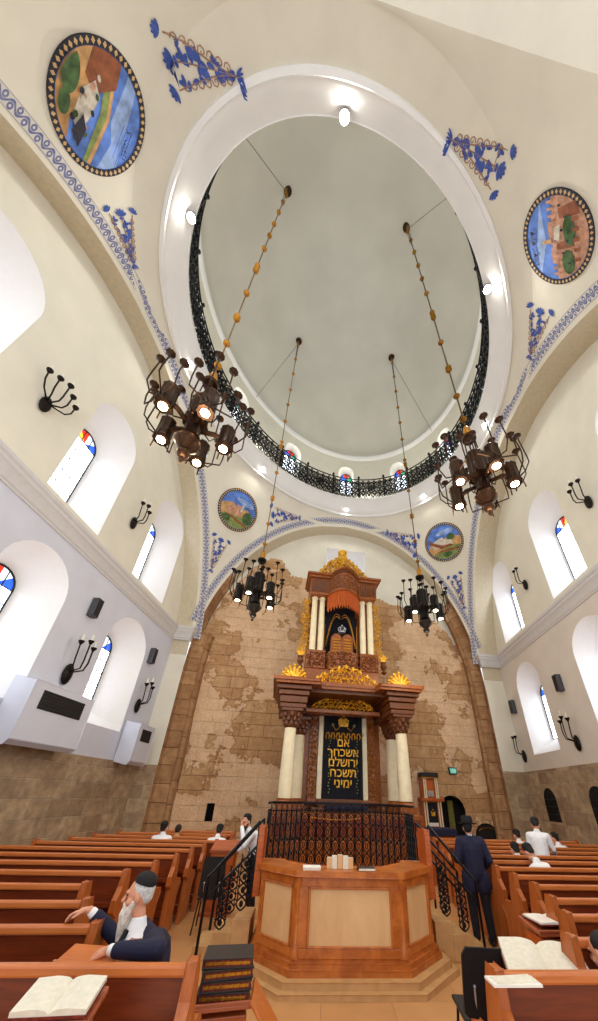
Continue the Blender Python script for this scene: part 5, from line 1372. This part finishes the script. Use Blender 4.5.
def person(label, loc, rz, J, top, legs, head_fwd=(0, 1, 0), head_up=(0, 0, 1), hair='hair_black', kippah=None, hat=None, beard=None, long_beard=False, jacket=None, s=1., hands=None, voxel=.012, collar=None, belly=1.):
    """J: joints in the figure's own frame (facing +y): pelvis, chest, neck, head, sh/el/wr/hip/kn/an each [left, right]"""
    t = thing('person', label, 'person', loc, rz)
    j = {k_: (V(*v) if not isinstance(v[0], (tuple, list)) else [V(*q) for q in v]) for k_, v in J.items()}
    body = head_prims(j['head'], head_fwd, head_up, s)
    body += [('c', j['neck'], .05, j['head'] + V(0, -.01, -.06), .05), ('c', j['chest'], .09, j['neck'] + V(0, 0, -.04), .045), ('c', j['pelvis'], .12, j['chest'], .12)]
    for k_ in (0, 1):
        body += [('c', j['chest'] + V(0, 0, -.02), .05, j['sh'][k_] + V(0, 0, -.03), .034), ('c', j['sh'][k_] + V(0, 0, -.03), .034, j['el'][k_], .036), ('c', j['el'][k_], .036, j['wr'][k_], .025)]
        hd = (hands or {}).get(k_)
        if hd: body += hand_prims(j['wr'][k_], hd[0], hd[1], .95, hd[2], 1 if k_ else -1)
        else:
            d = (j['wr'][k_] - j['el'][k_]).normalized(); body += hand_prims(j['wr'][k_], d, V(0, 0, -1) if abs(d.z) < .8 else V(-1 if k_ else 1, 0, 0), .95, .5, 1 if k_ else -1)
        body += [('c', j['pelvis'] + (j['hip'][k_] - j['pelvis']) * .7, .09, j['hip'][k_], .08), ('c', j['hip'][k_], .075, j['kn'][k_], .05), ('c', j['kn'][k_], .05, j['an'][k_], .035)]
    b = blob(body, 'body', 'skin', t, min(voxel, .009), 1)
    head_extras(b, j['head'], head_fwd, head_up, hair, kippah, hat, beard, s, long_beard=long_beard)
    # shirt / jacket
    def garment(k, sleeve, hem=.0):
        pr = [('c', j['pelvis'] + V(0, 0, .02), .15 * belly + k, j['chest'], .16 + k), ('c', j['chest'], .14 + k, j['neck'] + V(0, 0, -.09), .075 + k), ('c', j['neck'] + V(0, 0, -.07), .072, j['neck'] + V(0, .005, -.005), .068)]
        for q in (0, 1):
            w_ = j['wr'][q]; e_ = j['el'][q]; end = e_ + (w_ - e_) * sleeve
            pr += [('c', j['chest'] + V(0, 0, .0), .125 + k, j['sh'][q] + V(0, 0, -.02), .062 + k), ('c', j['neck'] + V(0, 0, -.05), .05 + k, j['sh'][q] + V(0, 0, -.01), .055 + k), ('c', j['sh'][q] + V(0, 0, -.02), .062 + k, e_, .05 + k), ('c', e_, .052 + k, end, .04 + k)]
        if hem:
            for q in (0, 1): pr.append(('c', j['hip'][q], .12 + k, j['hip'][q] + (j['kn'][q] - j['hip'][q]) * hem, .115 + k))
        return pr
    sh = blob(garment(0, .93 if not jacket else .98), 'shirt', top, t, voxel, 2)
    if jacket:
        jk = blob(garment(.02, .9, .32), 'jacket', jacket, t, voxel, 2)
    pr = [('c', j['pelvis'], .145 * belly, j['pelvis'] + V(0, 0, .08), .14 * belly)]
    for q in (0, 1): pr += [('c', j['pelvis'] + V(0, 0, -.02), .13, j['hip'][q], .115), ('c', j['hip'][q], .11, j['kn'][q], .075), ('c', j['kn'][q], .075, j['an'][q] + V(0, 0, .03), .058)]
    blob(pr, 'trousers', legs, t, voxel, 2)
    for q in (0, 1):
        a = j['an'][q]; mb = MB(); mb.ball(a + V(0, .07, -.035), .05, 12, (.95, 2.7, .85)); part(mb, 'shoe', 'shoe', t, 60)
    return t
def standing(h=1.0, lean=0., arms='down', step=0.):
    H = h
    y = lean
    J = dict(pelvis=(0, 0, .93 * H), chest=(0, .0 + y * .6, 1.28 * H), neck=(0, y * .9, 1.46 * H), head=(0, y * 1.2 + .02, 1.575 * H),
             sh=[(-.18, y * .75, 1.40 * H), (.18, y * .75, 1.40 * H)], hip=[(-.1, 0, .88 * H), (.1, 0, .88 * H)], kn=[(-.11, .02 + step, .49 * H), (.11, .02 - step, .49 * H)], an=[(-.12, -.02 + step, .08), (.12, -.02 - step, .08)])
    if arms == 'down': J['el'] = [(-.26, y - .03, 1.12 * H), (.26, y - .03, 1.12 * H)]; J['wr'] = [(-.28, y + .06, .88 * H), (.28, y + .06, .88 * H)]
    if arms == 'hold': J['el'] = [(-.27, y - .02, 1.12 * H), (.27, y - .02, 1.12 * H)]; J['wr'] = [(-.14, y + .2, 1.06 * H), (.22, y + .2, .98 * H)]
    return J
def sitting(lean=.1, arms='desk', s=1.):
    y = lean
    J = dict(pelvis=(0, 0, .56), chest=(0, y * .6, .56 + .36 * s), neck=(0, y, .56 + .55 * s), head=(0, y * 1.3 + .02, .56 + .66 * s),
             sh=[(-.17, y * .85, .56 + .48 * s), (.17, y * .85, .56 + .48 * s)], hip=[(-.09, .05, .53), (.09, .05, .53)], kn=[(-.1, .42, .5), (.1, .42, .5)], an=[(-.1, .36, .08), (.1, .36, .08)])
    J['el'] = [(-.24, y + .12, .84), (.24, y + .12, .84)]; J['wr'] = [(-.12, y + .32, .88), (.12, y + .32, .88)]
    return J
# man in the dark suit, seen from behind
p = atz(486, 946, 0)
person('man in dark navy suit and black hat standing in the right aisle, seen from behind', (p.x, p.y, 0), rad(-4), standing(.98, .02, 'hold'), 'white_cloth', 'dark_navy', head_fwd=(.35, 1, 0), hat='felt', jacket='navy')
# white shirt man standing among the right pews
p = aty(534, 830, 9.0)
Jw = standing(.98, .10, 'down'); Jw['wr'] = [(-.14, .35, 1.0), (.24, .38, 1.0)]; Jw['el'] = [(-.22, .1, 1.12), (.24, .12, 1.12)]
person('man in white shirt and black trousers standing among the right pews, head bowed', (p.x, p.y - .1, 0), rad(-30), Jw, 'white_cloth', 'dark_navy', head_fwd=(0, .9, -.5), kippah='felt')
# bearded man left of the platform, elbow on the stand
p = aty(252, 835, 8.35)
Jb = standing(.98, .16, 'down'); Jb['el'] = [(-.3, .3, 1.12), (.26, .1, 1.14)]; Jb['wr'] = [(-.08, .36, 1.42), (.26, .32, .98)]
Jb['pelvis'] = (0, -.05, .9); Jb['head'] = (0, .27, 1.48); Jb['neck'] = (0, .2, 1.36); Jb['chest'] = (0, .1, 1.2); Jb['sh'] = [(-.18, .16, 1.31), (.18, .16, 1.31)]
person('bearded man in white shirt standing left of the reading platform, hand to his face', (p.x + .12, p.y, 0), rad(110), Jb, 'white_cloth', 'dark_navy', head_fwd=(-.6, .8, -.2), kippah='felt', beard='beard_brown', hands={0: ((.5, .2, .9), (0, -1, .2), 1.0)})
# seated people among pews
def seat_person(px, yrow, rz, label, top='white_cloth', kippah='felt', lean=.15, s=1., hf=(0, 1, -.3), dz=0., **kw):
    p = aty(px[0], px[1], yrow + .25)
    return person(label, (p.x, yrow + .27, dz), rz, sitting(lean, s=s), top, 'dark_navy', head_fwd=hf, kippah=kippah, **kw)
seat_person((161, 838), 9.42, rad(10), 'person in white shirt with black hair seated far back in the left pews', lean=.05, s=1.0, hf=(.4, 1, 0))
seat_person((175, 838), 10.12, rad(0), 'child in brown top seated beside the black-haired person in the left pews', top='concrete_step', s=.85, lean=.05, hair='beard_brown', kippah=None)
seat_person((214, 838), 9.42, rad(0), 'person in white shirt bending over the desk, seated near the reading stand', lean=.28, s=.92)
seat_person((522, 840), 10.6, rad(15), 'person in white shirt seated in the far right pews before the stone wall', lean=.1, s=.95)
seat_person((521, 855), 8.42, rad(10), 'child in white shirt seated in front of the standing white-shirted man', lean=.1, s=.8)
seat_person((566, 845), 9.85, rad(20), 'person in white shirt leaning on the pew beneath the arched cellar window', lean=.2, s=.95, hf=(-.6, 1, -.2))
seat_person((556, 868), 7.02, rad(25), 'person in white shirt bent low over the desk in the right pews', lean=.34, s=.93, hf=(0, 1, -.9))
# nearest man on the right edge
p = aty(592, 945, 3.4)
person('black-haired man in white shirt at the right edge, seated beside the large open book', (p.x + .27, 3.36, -.12), rad(12), sitting(.2, s=.82), 'white_cloth', 'dark_navy', head_fwd=(-.3, 1, -.35), kippah=None)
# ---- elderly man, built in world axes
def E_(u, v, y): 
    q = aty(u, v, y); return (q.x, q.y, q.z)
hd = V(*E_(139, 896, 3.72))
t0 = V(hd.x + .13, 3.66, 0)
def rel(q): return tuple(V(*q) - t0)
head = rel(hd); 
hx, hy, hz = head
ch_ = (hx + .12, hy + .0, hz - .36)
Je = dict(head=head, neck=(hx + .045, hy, hz - .135), chest=ch_, pelvis=(hx + .16, .0, .58),
          sh=[(ch_[0] + .13, ch_[1] - .11, hz - .225), (ch_[0] - .10, ch_[1] + .15, hz - .225)])
Je['el'] = [rel(E_(157, 950, 3.38)), (hx - .10, .22, hz - .34)]
Je['wr'] = [rel(E_(108, 950, 3.42)), rel(E_(90, 910, 3.74))]
Je['hip'] = [(hx + .1, -.08, .55), (hx + .1, .1, .55)]; Je['kn'] = [(hx - .3, -.1, .52), (hx - .3, .12, .52)]; Je['an'] = [(hx - .3, -.1, .08), (hx - .3, .12, .08)]
# seated sideways: the frame faces -x, so shoes are turned by hand
t = thing('person', 'elderly man with long white beard, black skullcap and navy suit seated in the left foreground', 'person', t0)
j = {k_: (V(*v) if not isinstance(v[0], (tuple, list)) else [V(*q) for q in v]) for k_, v in Je.items()}
hf = (-1, -.22, -.12)
body = head_prims(j['head'], hf, (0, 0, 1), 1.04)
body += [('c', j['neck'], .05, j['head'] + V(.02, 0, -.06), .052), ('c', j['chest'], .08, j['neck'] + V(0, 0, -.05), .045), ('c', j['pelvis'], .12, j['chest'], .12)]
for q in (0, 1):
    body += [('c', j['chest'] + V(0, 0, -.03), .05, j['sh'][q] + V(0, 0, -.03), .034), ('c', j['sh'][q] + V(0, 0, -.03), .034, j['el'][q], .036), ('c', j['el'][q], .036, j['wr'][q], .028), ('c', j['hip'][q], .08, j['kn'][q], .05), ('c', j['kn'][q], .05, j['an'][q], .035), ('c', j['pelvis'], .1, j['hip'][q], .08)]
body += hand_prims(j['wr'][0], (-.85, .0, -.35), (0, .3, -1), 1.15, .75, 1)
body += hand_prims(j['wr'][1], (-1, -.15, -.15), (0, -.2, -1), 1.1, .55, -1)
b = blob(body, 'body', 'skin', t, .0065, 1)
head_extras(b, j['head'], hf, (0, 0, 1), 'hair_grey', 'felt', None, 'beard_white', 1.04, long_beard=True)
bl = frame(hf); hp = j['head']
shirt = [('c', j['pelvis'], .16, j['chest'] + V(-.02, 0, 0), .165), ('c', j['chest'], .15, j['neck'] + V(0, 0, -.08), .08), ('c', j['neck'] + V(0, 0, -.07), .078, j['neck'] + V(0, 0, -.025), .064)]
for q in (0, 1): shirt += [('c', j['chest'], .12, j['sh'][q] + V(0, 0, -.03), .055), ('c', j['sh'][q] + V(0, 0, -.03), .055, j['el'][q], .048), ('c', j['el'][q], .05, j['el'][q] + (j['wr'][q] - j['el'][q]) * .93, .037)]
blob(shirt, 'shirt', 'white_cloth', t, .01, 2)
OF = V(.055, .06, 0)
jk = [('c', j['pelvis'] + OF, .17, j['chest'] + OF, .16), ('c', j['chest'] + OF, .155, j['neck'] + OF + V(.0, 0, -.12), .075)]
for q in (0, 1): jk += [('c', j['chest'] + OF, .13, j['sh'][q] + V(.01, .01, -.02), .078), ('c', j['neck'] + OF + V(0, 0, -.1), .06, j['sh'][q] + V(0, 0, -.02), .07), ('c', j['sh'][q] + V(0, 0, -.02), .08, j['el'][q], .066), ('c', j['el'][q], .066, j['el'][q] + (j['wr'][q] - j['el'][q]) * .8, .05)]
blob(jk, 'jacket', 'navy', t, .01, 2)
mb = MB(); cx = j['chest']; dd = V(-.62, -.78, 0); mb.tube([j['neck'] + dd * .075 + V(0, 0, -.06), j['neck'] + dd * .11 + V(0, 0, -.12), cx + dd * .165 + V(0, 0, .03), cx + dd * .175 + V(0, 0, -.15)], [.024, .02, .03, .034], 6); part(mb, 'necktie', 'felt', t, 40)
tr = [('c', j['pelvis'], .15, j['pelvis'] + V(0, 0, .06), .15)]
for q in (0, 1): tr += [('c', j['hip'][q], .12, j['kn'][q], .08), ('c', j['kn'][q], .08, j['an'][q] + V(0, 0, .03), .06)]
blob(tr, 'trousers', 'dark_navy', t, .012, 2)
for q in (0, 1): mb = MB(); mb.ball(j['an'][q] + V(-.07, 0, -.035), .05, 12, (2.7, .95, .85)); part(mb, 'shoe', 'shoe', t, 60)
# his slanted wooden book box and old book
q0 = V(*E_(100, 968, 3.42))
t = thing('book_lectern', 'slanted wooden table lectern under the elderly man\'s resting hand', 'lectern', (q0.x, q0.y + .02, q0.z + .03), rad(3))
R = Matrix.Rotation(rad(8), 4, 'X') @ Matrix.Rotation(rad(3), 4, 'Y')
mb = MB(); mb.box((0, 0, 0), (.58, .26, .05), m=R); mb.box((0, -.12, .03), (.58, .025, .03), m=R); part(mb, 'slanted_board', 'pew_rail', t, bevel=.006)
mb = MB(); mb.box((0, .02, -.3), (.5, .2, .5)); part(mb, 'pedestal', 'pew_wood', t, bevel=.01)
q1 = V(*E_(136, 958, 3.50))
t = thing('thick_book', 'thick tan book with red patterned edge leaning beside the elderly man\'s hand', 'book', (q1.x - .03, q1.y + .03, q1.z - .04), rad(3)); t.rotation_euler.x = rad(8)
mb = MB(); mb.box((0, 0, .045), (.16, .24, .09)); part(mb, 'page_block', 'bimah_panel', t, bevel=.006)
mb = MB(); mb.box((0, 0, .0), (.18, .26, .012)); mb.box((0, 0, .09), (.18, .26, .012)); mb.box((-.085, 0, .045), (.012, .26, .09)); part(mb, 'cover', 'desk_wood', t)

# ---------------------------------------------------------------- light
W = bpy.data.worlds.new('world'); SC.world = W; W.use_nodes = True
W.node_tree.nodes['Background'].inputs[0].default_value = (.93, .96, 1, 1); W.node_tree.nodes['Background'].inputs[1].default_value = 1.0
for i in range(6):  # added point lights without fixtures, set behind the railing to brighten the dome
    a0 = 2 * PI * i / 6 + .3; p = drum(a0, ZG + .5, .90)
    ld = bpy.data.lights.new('dome_fill_light', 'POINT'); ld.energy = 80; ld.shadow_soft_size = .3; ld.color = (1, .96, .86)
    lo = bpy.data.objects.new('dome_fill_light', ld); COL.objects.link(lo); lo.location = p
SC.view_settings.exposure = .68
